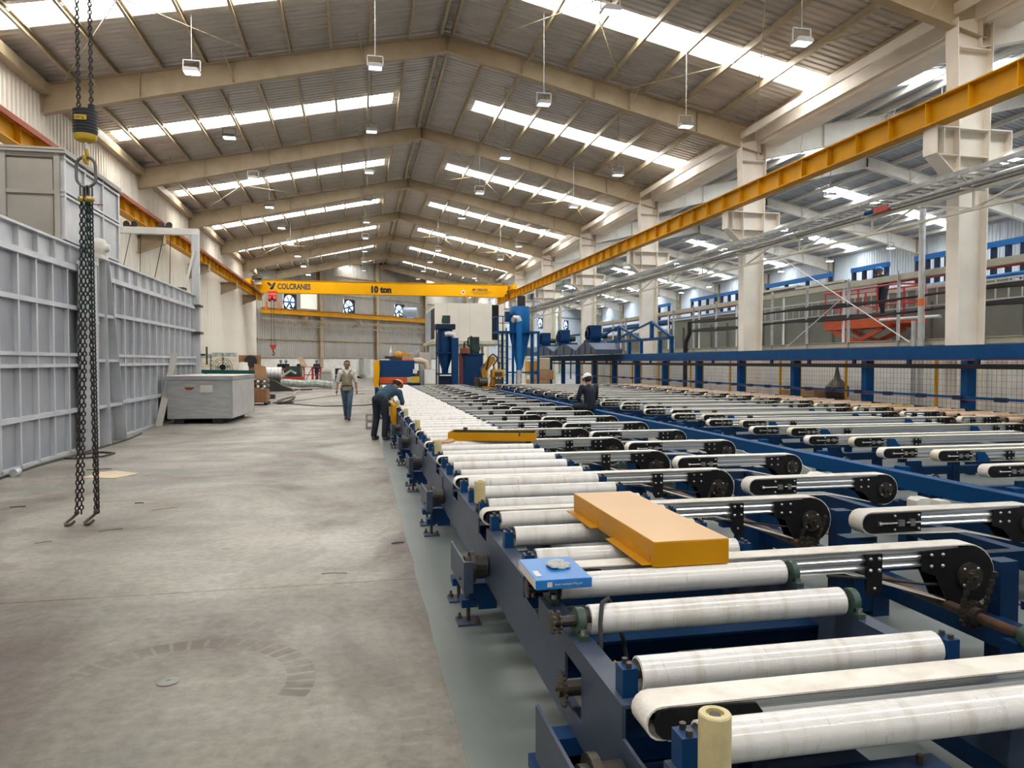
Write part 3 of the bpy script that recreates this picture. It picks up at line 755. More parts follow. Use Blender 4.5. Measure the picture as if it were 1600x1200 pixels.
# ---- belt conveyors
def belt_path(x0, x1, nr, dr, xm, zm):
    nc, dc = (x0+nr, TOP-nr), (x1-dr, TOP-dr); pts = []
    for i in range(13):
        a = PI/2 - PI*i/12; pts.append((dc[0]+dr*math.cos(a), dc[1]+dr*math.sin(a)))
    if xm: pts.append((xm, zm))
    for i in range(9):
        a = -PI/2 - PI*i/8; pts.append((nc[0]+nr*math.cos(a), nc[1]+nr*math.sin(a)))
    return pts
def dome(mb, x, y, z, r=.011, sy=-1):
    mb.lathe([(r,0),(r*.9,sy*r*.5),(r*.55,sy*r*.85),(0,sy*r)], (x,y,z), 8, 'y')
def belt_unit(label, group, x0, x1, y, w=.115, nr=.05, dr=.17, clamps=(), tail=False, brackets=(), bm='belt_white', far=True, leg=True, zm=None, nose=False):
    root = thing('belt_conveyor', label, 'conveyor', (x0, y, 0), group)
    xd = x1 - dr; h = w/2
    xm = xd - max(.25, min(.75, (x1-x0)*.35))
    path = belt_path(x0, x1, nr, dr, xm, TOP-2*nr-.015 if zm is None else zm)
    n = len(path); b = MB(); th = .006
    inn = []
    for i in range(n):
        p, q, r = Vector(path[i-1]), Vector(path[i]), Vector(path[(i+1)%n]); d = (r-p).normalized()
        inn.append((q.x + d.y*th, q.y - d.x*th))          # path runs clockwise: the inside is to the right
    vs = []
    for ring in (path, inn):
        for sy in (-h, h): vs += [(a, y+sy, c) for a, c in ring]
    fs = []
    for i in range(n):
        j = (i+1) % n
        fs += [(i, j, n+j, n+i), (2*n+i, 3*n+i, 3*n+j, 2*n+j), (i, 2*n+i, 2*n+j, j), (n+i, n+j, 3*n+j, 3*n+i)]
    b.add(vs, fs)
    hp = h - .002; zt = TOP-.009; zb = TOP - .105
    g = .012
    pr = [(-hp,zb),(-hp,zb+.010),(-hp+g,zb+.022),(-hp+g,zb+.032),(-hp,zb+.042),(-hp,zb+.052),(-hp+g,zb+.064),(-hp+g,zb+.072),(-hp,zb+.082),(-hp,zt)]
    pr = pr + [(-a, c) for a, c in reversed(pr)]
    body = ob('profile', MB().prism([(y+a, c) for a, c in pr], 'x', x0+.07, xd-.06), 'alu', root)
    ob('belt', b, bm, root, smooth=True)
    zc = TOP - dr
    arc = [(xd + (dr-.010)*math.cos(a), zc + (dr-.010)*math.sin(a)) for a in [PI/2 - PI*i/10 for i in range(11)]]
    pl = [(xd-.29, TOP-.022), (xd-.05, TOP-.014)] + arc + [(xd-.12, TOP-2*dr+.02), (xd-.20, TOP-.16), (xd-.29, TOP-.13)]
    for sy in ((-1, 1) if far else (-1,)):
        ya = y + sy*(h-.001); yb = y + sy*(h+.009)
        ob('drive_plate', MB().prism(pl, 'y', min(ya,yb), max(ya,yb)), 'black_plate', root)
    hub = MB().cyl((xd, y-h-.009, zc), (xd, y-h-.026, zc), min(.075, dr*.5), n=18).cyl((xd, y-h-.026, zc), (xd, y-h-.05, zc), min(.04, dr*.26), n=14).cyl((xd, y-h-.05, zc), (xd, y-h-.075, zc), .014, n=10)
    ob('hub', hub, 'steel_dark', root, smooth=True)
    bt = MB()
    for dx in (-.235, -.165):
        for dz in (-.045, -.105): dome(bt, xd+dx, y-h-.009, TOP+dz)
    rr_ = min(.06, dr*.42)
    for i in range(4):
        a = PI/4 + i*PI/2; dome(bt, xd+rr_*math.cos(a), y-h-.024, zc+rr_*math.sin(a), .009)
    for cx in clamps:
        pc = [(cx-.045, TOP-.022), (cx+.045, TOP-.022), (cx+.045, TOP-.21), (cx+.025, TOP-.24), (cx-.025, TOP-.24), (cx-.045, TOP-.21)] if leg else [(cx-.05,TOP-.03),(cx+.05,TOP-.03),(cx+.05,TOP-.12),(cx-.05,TOP-.12)]
        ob('clamp_plate', MB().prism(pc, 'y', y-h-.014, y-h+.004), 'black_plate', root)
        for dx in (-.026, .026):
            for dz in (-.045, -.105): dome(bt, cx+dx, y-h-.014, TOP+dz)
        if leg: dome(bt, cx, y-h-.014, TOP-.20, .009)
    if nose:
        zc2 = TOP-nr; r2 = nr-.004
        pn = [(x0+nr+.02 + r2*math.cos(a), zc2 + r2*math.sin(a)) for a in [PI/2 + PI*i/6 for i in range(7)]] + [(x0+.34, zc2-r2-.02), (x0+.36, zc2+.01), (x0+.34, zc2+r2-.01)]
        for sy in (-1, 1):
            ya_, yb__ = y + sy*(h-.001), y + sy*(h+.008)
            ob('nose_plate', MB().prism(pn, 'y', min(ya_, yb__), max(ya_, yb__)), 'black_plate', root)
    if tail:
        zc2 = TOP-nr; r2 = nr-.012
        pt = [(x0+nr + r2*math.cos(a), zc2 + r2*math.sin(a)) for a in [PI/2 + PI*i/8 for i in range(9)]] + [(x0+.44, zc2-r2), (x0+.44, zc2+r2)]
        ob('tail_plate', MB().prism(pt, 'y', y-h-.010, y-h+.002), 'black_plate', root)
        tn = MB().cyl((x0+.12, y-h-.020, zc2), (x0+.25, y-h-.020, zc2), .007, n=8).cyl((x0+.11,y-h-.020,zc2),(x0+.13,y-h-.020,zc2),.014,n=8).cyl((x0+.32,y-h-.020,zc2),(x0+.43,y-h-.020,zc2),.007,n=8)
        tn.box(x0+.255, x0+.30, y-h-.03, y-h-.008, zc2-.02, zc2+.02).box(x0+.345,x0+.38,y-h-.03,y-h-.008,zc2-.022,zc2+.022)
        ob('tensioner', tn, 'steel', root)
        for dx, dz in ((.24, r2*.72), (.24, -r2*.72), (.42, r2*.7), (.42, -r2*.7)): dome(bt, x0+dx, y-h-.010, zc2+dz, .010)
    if leg and not tail:
        ob('chain_slack', MB().tube([(xm-.1, y-h-.004, TOP-.12), (xm+.25, y-h-.004, TOP-.16), (xd-.28, y-h+.004, TOP-.20), (xd-.15, y-h+.012, TOP-.21)], .008, 6), 'black_rubber', root)
    ob('bolts', bt, 'steel', root, smooth=True)['kind'] = 'stuff'
    for bx in brackets:
        ob('bracket', MB().prism([(bx-.07, TOP-.03), (bx+.03, TOP-.03), (bx+.11, TOP-.13), (bx-.07, TOP-.13)], 'y', y-h-.016, y-h+.002), 'blue_gantry', root)
    return root

def row(proto, ks, y_of, what, where, group):
    """the prototype plus copies of it along the table; the nearest ten get an ordinal of their own"""
    lab = lambda i: (f'{ORD[i]} {what} from the camera, {where}' if i else f'{what} nearest the camera, {where}') if i < 10 else f'far {what} beyond the tenth, {where}'
    proto['label'] = lab(0); proto['group'] = group
    for i, k in enumerate(ks):
        if i: dup(proto, (proto.location[0], y_of(k), 0), lab(i), group)
p = belt_unit('', '', .79, 3.37, B(0), clamps=(2.62,), nose=True)
row(p, range(0, NK), B, 'white belt conveyor', 'reaching in between the white rollers', 'belt conveyors of the roller table')
y2 = lambda k: B(k) + .85
p = belt_unit('', '', 3.19, 4.62, y2(0), w=.13, nr=.075, dr=.135, tail=True, leg=False)
row(p, range(0, NK), y2, 'short belt conveyor', 'in the middle row before the long blue rail', 'short belt conveyors of the middle row')
ya = lambda k: B(k) + 1.10
p = belt_unit('', '', 5.80, 9.2, ya(2), nr=.062, dr=.10, tail=True, leg=False, far=False)
row(p, range(2, NK), ya, 'long belt conveyor', 'starting right behind the long blue rail', 'long belt conveyors behind the blue rail')
yb = lambda k: B(k) + .80
p = belt_unit('', '', 6.25, 10.42, yb(2), nr=.066, dr=.10, tail=True, leg=False, far=False, clamps=(7.2, 9.85), brackets=(6.82, 9.45), bm='belt_cream')
row(p, range(2, NK), yb, 'cream nosed belt conveyor', 'with blue brackets behind the blue rail', 'cream nosed belt conveyors')
yc = lambda k: B(k) + .78
p = belt_unit('', '', 10.5, 11.35, yc(5), nr=.06, dr=.08, leg=False, far=False, clamps=(10.75,), bm='belt_cream')
row(p, range(5, NK), yc, 'short cream belt conveyor', 'between the brown rollers by the blue gantry', 'short belt conveyors by the brown rollers')

# ---- brown roller bank in front of the gantry
br = thing('roller_bank', 'low bank of brown felt covered rollers in front of the blue gantry', 'conveyor', (11.2, B(5), 0))
ob('side_rail', MB().box(10.98, 11.06, B(5), Y_END, .42, .60), 'blue_frame', br)
ob('side_rail', MB().box(12.22, 12.32, B(4), Y_END, .55, .72), 'black_plate', br)
fm1 = mesh('felt_roller', sleeve_mb(11.1, 12.2, .06), ['felt_brown', 'steel_dark'], True); fm2 = mesh('felt_roller', sleeve_mb(11.1, 12.2, .06), ['felt_ochre', 'steel_dark'], True)
fs_m = mesh('shaft', MB().cyl((11.0,0,0),(12.25,0,0), .015, n=8), 'steel_dark')
for k in range(5, NK):
    for i, d in enumerate((1.07, 1.42, 1.78)):
        y = B(k)+d
        if y < Y_END:
            r = inst('felt_roller', fm2 if (k in (8,) and i < 2) else fm1, br, (-11.2, y-B(5), .67)); inst('shaft', fs_m, r, (0,0,0))
lg_m = mesh('leg', MB().box(-.05,.05,-.05,.05,.004,.55), 'blue_frame')
for k in range(5, NK, 2):
    inst('leg', lg_m, br, (-.18, B(k)+.3-B(5), 0)); inst('leg', lg_m, br, (1.07, B(k)+.3-B(5), 0))

# ---- blue frames that carry the belts
tf = thing('transfer_bed', 'blue steel frame under the belt conveyors beside the roller table', 'frame', (3.0, 1.0, 0))
ob('beam', MB().box(3.36, 3.46, .9, Y_END, .16, .30), 'blue_frame', tf)
ob('beam', MB().box(2.36, 2.46, .9, Y_END, .10, .20), 'blue_frame', tf)
ob('beam', MB().box(4.78, 4.88, .9, Y_END, .16, .30), 'blue_frame', tf)
po_m = mesh('post', MB().box(-.06,.06,-.05,.05,.004,.60), 'blue_frame')
ps_m = mesh('post', MB().box(-.06,.06,-.05,.05,.004,.46), 'blue_frame')
pc_m = mesh('cross_arm', MB().box(3.0, 4.9, -.04, .04, .30, .38), 'blue_frame')
pd = MB()
for dx in (0, .14): pd.prism([(dx,.44),(dx+.12,.44),(dx+.12,.53),(dx+.09,.56),(dx,.56)] if dx else [(dx,.44),(dx+.12,.44),(dx+.12,.57),(dx+.03,.57),(dx,.55)], 'y', -.06-dx*.6, .06-dx*.6)
pd_m = mesh('white_pad', pd, 'white_plastic')
for k in range(-1, NK):
    inst('post', ps_m, tf, (2.41-3.0, B(k)+.10-1, 0)); inst('post', po_m, tf, (3.50-3.0, B(k)+.02-1, 0)); inst('post', ps_m, tf, (4.83-3, B(k)+.9-1, 0)); inst('post', ps_m, tf, (3.40-3, B(k)+.9-1, 0))
    inst('cross_arm', pc_m, tf, (-3.0, B(k)+.9-1, 0))
    if k >= 0: inst('white_pad', pd_m, tf, (4.50-3.0, B(k)+.47-1, 0))
ds = thing('drive_shaft', 'long rusty drive shaft with chain wheels under the belt conveyors', 'shaft', (3.08, 1.0, .4))
ob('shaft', MB().cyl((3.08,.9,.40),(3.08,Y_END,.40), .026, n=14), 'rust_shaft', ds, smooth=True)
cw = toothed(.075, 16, -.012, .012); cw.cyl((-.05,0,0),(.05,0,0), .045, n=14)
cwr = MB(); cwr.add([(y, x, z) for x, y, z in cw.v], [tuple(reversed(f)) for f in cw.f])
cw_m = mesh('chain_wheel', cwr, 'steel_dark')
ch = MB()
for sx in (-1, 1):
    for i in range(9):
        t = i/8; ch.box(sx*.07 + .06*t*1.0 - .008, sx*.07 + .06*t + .008, -.012 + .006*(i%2), .012 - .006*(i%2), .02+.022*i, .02+.022*i+.02)
ch_m = mesh('chain', ch, 'steel_dark')
pb = MB().lathe([(.026,-.02),(.06,-.02),(.06,.02),(.026,.02)], (0,0,0), 18, 'y').box(.03,.12,-.018,.018,-.09,.09)
for z in (-.07, .07): pb.cyl((.07,-.05,z),(.07,-.018,z), .015, n=8, mi=1)
pb_m = mesh('bearing', pb, ['green_cast', 'steel'], True)
bx_m = mesh('bracket', MB().box(.12,.26,-.05,.05,-.36,.12).box(.06,.28,-.06,.06,.10,.14), 'blue_frame')
for k in range(-1, NK):
    inst('chain_wheel', cw_m, ds, (0, B(k)-.22-1, 0)); inst('chain', ch_m, ds, (0, B(k)-.22-1, 0))
    bo = inst('bearing', pb_m, ds, (0, B(k)-.55-1, 0)); inst('bracket', bx_m, ds, (0, B(k)-.50-1, 0))
ob('conduit', MB().tube([(3.62, .9, .34), (3.62, Y_END, .34)], .008, 5), 'red_paint', ds)
# long blue rail with its posts and second shaft
mr = thing('mid_rail', 'long blue box rail between the short belts and the long belts', 'rail', (5.57, 1.5, 0))
ob('rail', MB().box(5.50, 5.64, 1.5, Y_END, .385, .55), 'blue_gantry', mr, bevel=.006)
ob('lower_rail', MB().box(5.12, 5.22, 1.5, Y_END, .20, .34), 'blue_frame', mr)
ob('lower_rail', MB().box(6.05, 6.13, 1.5, Y_END, .30, .42), 'blue_frame', mr)
mp_m = mesh('post', MB().box(-.07,.07,-.06,.06,.004,.39), 'blue_frame'); mb_m = mesh('bracket', MB().box(-.06,.06,-.05,.05,.30,.56), 'blue_gantry')
mbb_m = mesh('bracket', MB().box(-.09,.09,-.02,.02,.36,.58).prism([(.09,.36),(.2,.36),(.09,.54)], 'y', -.02, .02), 'blue_frame')
wr_m = mesh('cable', MB().tube([(5.1,0,.36),(5.25,.15,.41),(5.35,.5,.43),(5.45,.9,.40),(5.5,1.2,.37)], .007, 5), 'zinc')
for k in range(1, NK):
    inst('post', mp_m, mr, (0, B(k)+.05-1.5, 0)); inst('bracket', mb_m, mr, (.24, B(k)+.75-1.5, 0)); inst('bracket', mbb_m, mr, (.55, B(k)+.95-1.5, 0))
    if k < 9: inst('cable', wr_m, mr, (-5.57, B(k)-1.5, 0))
ob('shaft', MB().cyl((5.86,1.5,.47),(5.86,Y_END,.47), .024, n=12), 'rust_shaft', mr, smooth=True)
cw2 = mesh('chain_wheel', MB().cyl((0,-.05,0),(0,.05,0), .045, n=12).cyl((0,-.015,0),(0,.015,0), .06, n=16), 'steel_dark')
for k in range(1, NK): inst('chain_wheel', cw2, mr, (.29, B(k)+.35-1.5, .47))
tl_m = mesh('post', MB().box(-.05,.05,-.05,.05,.004,.56), 'blue_frame'); tb_m = mesh('cross_beam', MB().box(5.7, 10.9, -.04, .04, .28, .38), 'blue_frame')
t3 = thing('belt_stand', 'low blue frame under the long belt conveyors behind the blue rail', 'frame', (8.3, 4.0, 0))
for k in range(2, NK):
    inst('cross_beam', tb_m, t3, (-8.3, B(k)+.35-4.0, 0))
    for x in (7.4, 9.0, 10.6): inst('post', tl_m, t3, (x-8.3, B(k)+.35-4.0, 0))
for x in (7.4, 9.0, 10.6): ob('beam', MB().box(x-.05, x+.05, 4.0, Y_END, .45, .56), 'blue_frame', t3)

# ---- things lying on the rollers
yb_ = thing('sheet_metal_cover', 'large ochre yellow sheet metal cover upside down on the white rollers', 'cover', (1.55, 3.8, .742))
c1 = ob('cover', MB().box(1.335, 1.715, 3.18, 4.48, .744, .862), 'box_yellow', yb_, bevel=.004)
ob('top', MB().box(1.337, 1.713, 3.182, 4.478, .8625, .8640), 'box_top_sheen', yb_)  # thin paler sheet, reflected light painted onto the same ochre cover
fl = MB().box(1.285, 1.335, 3.20, 3.72, .752, .757).box(1.285, 1.335, 3.98, 4.46, .752, .757); ob('flange', fl, 'box_yellow', yb_)
fl = MB().box(1.330, 1.3345, 3.22, 3.70, .757, .79).box(1.330, 1.3345, 4.0, 4.44, .757, .79); ob('stiffening_strip', fl, 'box_yellow', yb_)
tray = thing('sheet_metal_tray', 'ochre yellow tray with a dark green inside lying across the far rollers', 'tray', (1.62, 8.9, .742), rz=-.30)
a, b_, h_, t_ = .53, .19, .10, .006
def lob(name, mb, mat, par): o = ob(name, mb, mat, None, local=True); o.parent = par; return o
lob('tray_wall', MB().box(-a,a,-b_,-b_+t_,0,h_).box(-a,a,b_-t_,b_,0,h_).box(-a,-a+t_,-b_,b_,0,h_).box(a-t_,a,-b_,b_,0,h_), 'box_yellow', tray)
lob('tray_floor', MB().box(-a+t_,a-t_,-b_+t_,b_-t_,.002,.008).box(-a+t_,a-t_,b_-t_-.003,b_-t_,.008,h_-.004), 'tray_green', tray)
lob('tray_clip', MB().box(-.40,-.35,b_-.02,b_+.01,.05,h_+.03), 'steel_dark', tray); lob('tray_clip', MB().box(.33,.35,-b_,-b_+.015,.06,h_+.02), 'steel_dark', tray)
bb = thing('parts_carton', 'flat bright blue carton on the corner of the roller table', 'box', (.84, 3.15, .742))
ob('carton', MB().box(.72, .965, 2.96, 3.30, .744, .786), 'paper_blue', bb, bevel=.003)
ob('carton_side', MB().box(.7185, .7195, 2.965, 3.295, .747, .783), 'paper_white', bb)
ob('carton_print', place_text(text_mb('linear motions Way srl', .013, .0003), (.80,2.9592,.761), (1,0,0), (0,0,1), (0,-1,0)), 'paper_white', bb)
ob('carton_emblem', MB().box(.768,.79,2.9588,2.9593,.755,.776).box(.735,.76,3.02,3.10,.7862,.7868), 'paper_white', bb)
random.seed(3)
bag = MB()
for _ in range(14): bag.ball((.86+random.uniform(-.05,.05), 3.15+random.uniform(-.04,.05), .792+random.uniform(.0,.006)), random.uniform(.012,.024), 6, sc=(1.2,1.2,.45))
tag(ob('plastic_bag', bag, 'film_wrap'), 'small clear plastic bag of parts lying on the blue carton', 'bag')
sc_ = MB()
for _ in range(10): sc_.ball((.96+random.uniform(-.07,.12), 8.55+random.uniform(-.1,.1), .755+random.uniform(-.005,.02)), random.uniform(.02,.04), 6, sc=(1.5,1,.6))
tag(ob('rag', sc_, 'cardboard'), 'crumpled brown rag on the rollers beside the yellow tray', 'rag')
# ================================================================== LEFT SIDE
def stuff(o): o['kind'] = 'stuff'; return o
OX, OY0, OY1, OZ = -5.25, 8.96, 25.86, 3.9
ov = thing('oven', 'long galvanized steel oven wall with ribbed panels along the left of the aisle', 'oven', (OX, OY0, 0))
ob('body', MB().box(-8.45, OX-.14, OY0, OY1, 0.0, 3.72), 'galv', ov)
NC = 25; PW = (OY1-OY0)/NC
rows = ((0.04, .74), (.82, 1.60), (1.86, 2.68), (2.76, 3.42))
for (z0, z1) in rows:
    for i in range(NC):
        d = .012*math.sin(i*2.3+z0*5)
        pm_ = inst('panel', mesh('panel', MB().box(-.05, .0, .02, PW-.02, z0, z1), 'galv') if i == 0 else last, ov, (-.075+d*.5, i*PW, 0)); last = pm_.data
stm = mesh('stud', MB().box(-.14, .0, -.028, .028, 0, 3.46), 'galv_beam')
for i in range(NC+1): inst('stud', stm, ov, (0, i*PW, 0))
for (z0, z1, x) in ((0,.04,.0), (.74,.82,.012), (1.60,1.66,.03), (1.80,1.86,.03), (2.68,2.76,.012), (3.42,3.52,.03)):
    ob('rail', MB().box(OX-.14, OX+x, OY0, OY1, z0, z1), 'galv_beam', ov)
ob('rail', MB().box(OX-.14, OX-.02, OY0, OY1, 1.66, 1.80), 'galv', ov)
ob('top_channel', MB().box(OX-.12, OX-.06, OY0, OY1, 3.52, 3.86).box(OX-.12, OX+.03, OY0, OY1, 3.86, OZ), 'galv_beam', ov)
gum = mesh('gusset', MB().box(-.06, .02, -.008, .008, 3.52, 3.86), 'galv_beam')
for i in range(0, 24): inst('gusset', gum, ov, (0, .5 + i*.71, 0))
# panelled box on top of the oven
ub = thing('exhaust_box', 'pale grey panelled box standing on top of the oven', 'duct box', (-6.7, 14.9, OZ))
ob('body', MB().box(-8.3, -5.29, 14.94, 18.06, 3.93, 5.46), 'oven_front', ub)
for (x0, x1) in ((-8.28, -7.35), (-7.25, -6.27), (-6.17, -5.42)):
    for (z0, z1) in ((3.98, 4.74), (4.82, 5.38)): ob('panel', MB().box(x0, x1, 14.91, 14.95, z0, z1), 'oven_front', ub)
for x in (-7.3, -6.22, -5.34): ob('stud', MB().box(x-.045, x+.045, 14.86, 14.94, 3.93, 5.5), 'oven_grey', ub)
for z in (3.95, 4.78, 5.44): ob('rail', MB().box(-8.3, -5.3, 14.88, 14.94, z-.035, z+.035), 'oven_grey', ub)
for i in range(3):
    for (z0, z1) in ((3.98, 4.72), (4.84, 5.38)): ob('panel', MB().box(-5.30, -5.27, 15.02+i*1.03, 15.95+i*1.03, z0, z1), 'galv_light', ub)
for i in range(4): ob('stud', MB().box(-5.30, -5.23, 14.92+i*1.03, 15.0+i*1.03, 3.93, 5.5), 'galv_beam', ub)
for z in (3.95, 4.74, 4.82, 5.42): ob('rail', MB().box(-5.30, -5.22, 14.9, 18.1, z-.02, z+.02), 'galv_beam', ub)
ob('roof_sheet', MB().box(-8.4, -5.18, 14.82, 18.15, 5.48, 5.52).box(-8.4, -5.2, 14.84, 18.12, 5.54, 5.58), 'oven_grey', ub)
# door support pillar
pl_ = thing('door_pillar', 'tapered galvanized pillar with a bearing on top in front of the oven', 'pillar', (-5.05, 16.5, 0))
ob('flange', MB().bar((-5.08,15.62,0),(-5.08,15.78,3.75), .26, .016, (0,1,0)).bar((-5.08,17.42,0),(-5.08,16.40,3.75), .26, .016, (0,1,0)), 'galv_beam', pl_)
ob('web', MB().prism([(15.64,0),(17.4,0),(16.39,3.7),(15.8,3.7)], 'x', -5.19, -5.175), 'galv', pl_)
ob('post', MB().box(-5.2,-4.96,15.42,15.70,0,3.55).box(-5.22,-4.94,15.40,15.72,3.55,3.62).box(-5.22,-4.94,15.40,15.72,2.42,2.47), 'galv_light', pl_)
for z, a, b_ in ((.80,15.66,17.2), (1.72,15.70,16.95), (2.62,15.74,16.70)): ob('rib', MB().box(-5.2,-4.97,a,b_,z-.03,z+.03), 'galv_beam', pl_)
ob('rib', MB().bar((-5.05,16.25,0),(-5.05,16.08,3.7), .26, .014, (0,1,0)), 'galv_beam', pl_)
ob('bearing', MB().lathe([(.05,-.16),(.17,-.16),(.19,-.05),(.19,.05),(.17,.12),(.09,.14),(.06,.22),(.02,.22)], (-5.03,16.0,3.95), 18, 'x').box(-5.2,-4.9,15.8,16.2,3.72,3.80), 'white_paint', pl_, smooth=True)
# triangular gusset by the crate
tag(ob('leaning_plate', MB().bar((-5.14,20.75,0),(-5.14,22.6,1.95), .17, .02, (0,1,0)), 'oven_front'), 'beige plate leaning along the oven foot behind the crate', 'plate')
# white gallows frame over the far end
gl = thing('gallows', 'white steel gallows frame at the far end of the oven', 'frame', (-5.22, 26, 0))
ob('post', MB().box(-5.34,-5.12,25.9,26.1,0,5.849), 'galv_light', gl)
ob('beam', MB().box(-7.6,-5.12,25.9,26.1,5.85,6.06), 'white_paint', gl, bevel=.01)
ob('brace', MB().cyl((-5.56,25.85,4.05),(-5.24,25.85,5.35), .045, n=8), 'white_paint', gl)
for x in (-7.2, -6.15): ob('pulley', MB().cyl((x-.12,25.98,6.16),(x-.12,26.02,6.16), .1, n=14).cyl((x+.12,25.98,6.16),(x+.12,26.02,6.16), .1, n=14).box(x-.2,x+.2,25.93,26.07,6.06,6.12), 'steel_dark', gl)
ob('cable', MB().cyl((-7.2,26,5.85),(-7.45,25.5,3.95), .012, n=5).cyl((-6.9,26,5.85),(-6.9,25.8,3.9), .012, n=5).cyl((-6.2,26,5.85),(-6.5,25.6,3.9), .012, n=5).cyl((-6.0,26,5.85),(-6.0,25.8,3.9), .012, n=5), 'black_rubber', gl)
ob('box', MB().box(-6.6,-6.2,25.4,25.7,3.9,4.05).box(-5.7,-5.45,25.3,25.7,3.9,4.08), 'steel_dark', gl)
ob('latch', MB().box(-5.25,-5.05,25.7,26.2,2.6,2.68).box(-5.25,-5.05,25.7,26.2,3.5,3.56).box(-5.16,-4.98,26.0,26.5,1.9,1.96).cyl((-5.0,26.4,1.6),(-5.0,26.4,2.2),.03,n=8), 'steel_dark', gl)

# film wrapped crate
cr = thing('wrapped_crate', 'big crate wrapped in grey stretch film on the floor by the oven', 'crate', (-4.14, 22.75, 0), rz=math.radians(-4))
def lob2(name, mb, mat, par=cr, **kw): o = ob(name, mb, mat, None, local=True, **kw); o.parent = par; return o
w_, d_ = .85, 1.42
lob2('body', MB().box(-w_, w_, -d_, d_, .14, 1.20), 'film_wrap', bevel=.02)
lob2('side_film', MB().box(w_, w_+.006, -d_+.02, d_-.02, .16, 1.18), 'film_wrap_side')
lob2('lid', MB().box(-w_-.02, w_+.02, -d_-.02, d_+.02, 1.20, 1.30), 'galv')
lob2('lid_top', MB().box(-w_-.02, w_+.02, -d_-.02, d_+.02, 1.30, 1.315), 'crate_top')
lob2('corner_guard', MB().box(w_-.03, w_+.012, -d_-.012, -d_+.03, .14, 1.2), 'galv')
for x in (-.55, .45): lob2('skid', MB().box(x-.12, x+.12, -d_+.05, d_-.05, 0, .14), 'black_rubber')
lob2('paper_slip', MB().box(.02,.34,-d_-.008,-d_-.004,.86,1.06), 'paper_white'); lob2('red_mark', MB().prism([(-.4,1.0),(-.12,1.0),(-.2,.93),(-.33,.93)], 'y', -d_-.007, -d_-.004), 'rust_red')

# hook block and chain sling in the foreground
HX, HY = -2.75, 8.43
def link_mb(L, Wd, r, n=6, m=4):
    """one stadium shaped chain link standing in the x-z plane, centred"""
    a = Wd/2 - r; h = L/2 - r - a; pts = []
    for i in range(m+1): t = PI*i/m; pts.append((a*math.cos(t), 0, h + a*math.sin(t)))
    for i in range(m+1): t = PI + PI*i/m; pts.append((a*math.cos(t), 0, -h + a*math.sin(t)))
    return MB().tube(pts, r, n, closed=True)
hb = thing('hook_block', 'black and yellow hoist hook block hanging on two chains', 'hook block', (HX, HY, 3.72))
prof = [(0,0),(0,.0)]
ob('housing', MB().lathe([(.04,4.03),(.108,4.04),(.112,4.06),(.112,4.27),(.117,4.275),(.117,4.29),(.05,4.29)], (HX,HY,0), 24), 'hook_black', hb, smooth=True)
for i in range(6): ob('rib', MB().lathe([(.112,4.075+i*.032),(.117,4.08+i*.032),(.117,4.088+i*.032),(.112,4.093+i*.032)], (HX,HY,0), 24), 'hook_black', hb)
ob('base_cap', MB().lathe([(0,3.965),(.05,3.967),(.095,3.985),(.108,4.01),(.11,4.04),(.1,4.05)], (HX,HY,0), 24), 'hook_yellow', hb, smooth=True)
ob('plate', MB().box(HX-.062,HX+.05,HY-.1235,HY-.115,4.165,4.215), 'hook_yellow', hb)
ob('plate_print', place_text(text_mb('500 kg', .035, .001, .0004), (HX-.057,HY-.125,4.177), (1,0,0), (0,0,1), (0,-1,0), .92), 'print_black', hb)
ob('chain_stop', MB().cyl((HX+.06,HY,4.285),(HX+.06,HY,4.355), .032, n=12), 'black_rubber', hb)
ob('swivel', MB().cyl((HX,HY,3.90),(HX,HY,3.975), .02, n=12), 'steel', hb)
hk = MB().tube([(HX,HY,3.93),(HX,HY,3.90),(HX+.004,HY+.012,3.87),(HX+.004,HY+.045,3.83),(HX,HY+.048,3.79),(HX,HY+.02,3.76),(HX,HY-.02,3.76),(HX,HY-.045,3.79),(HX,HY-.045,3.82)], .018, 10)
ob('hook', hk, 'hook_yellow', hb, smooth=True)
lm = mesh('chain_link', link_mb(.060, .050, .0092), 'chain_dark', True)
for sx in (-.06, .06):
    for i in range(70): inst('chain_link', lm, hb, (sx, 0, (4.31 if sx < 0 else 4.37) - 3.72 + i*.0405), (0, 0, 0 if i % 2 else PI/2))
sg = thing('chain_sling', 'dark lifting chain sling hanging from the hook down to the floor', 'chain', (HX, HY, 0))
ml = link_mb(.34, .215, .016, 8, 8); ml.v = [(x+HX, y+HY, z+3.665) for x, y, z in ml.v]
ob('master_link', ml, 'hook_steel', sg, smooth=True)
legs = [(-.045, -.012, -.135, -.03), (-.012, .018, -.105, .01), (.018, -.018, .045, -.02), (.040, .012, .052, .015)]
lk = mesh('chain_link', link_mb(.064, .048, .0085), 'chain_teal', True); lk2 = mesh('chain_link', link_mb(.064, .048, .0085), 'chain_dark', True)
cpl = mesh('coupling', MB().lathe([(0,-.035),(.022,-.03),(.032,-.01),(.032,.012),(.02,.03),(0,.035)], (0,0,0), 12), 'brass', True)
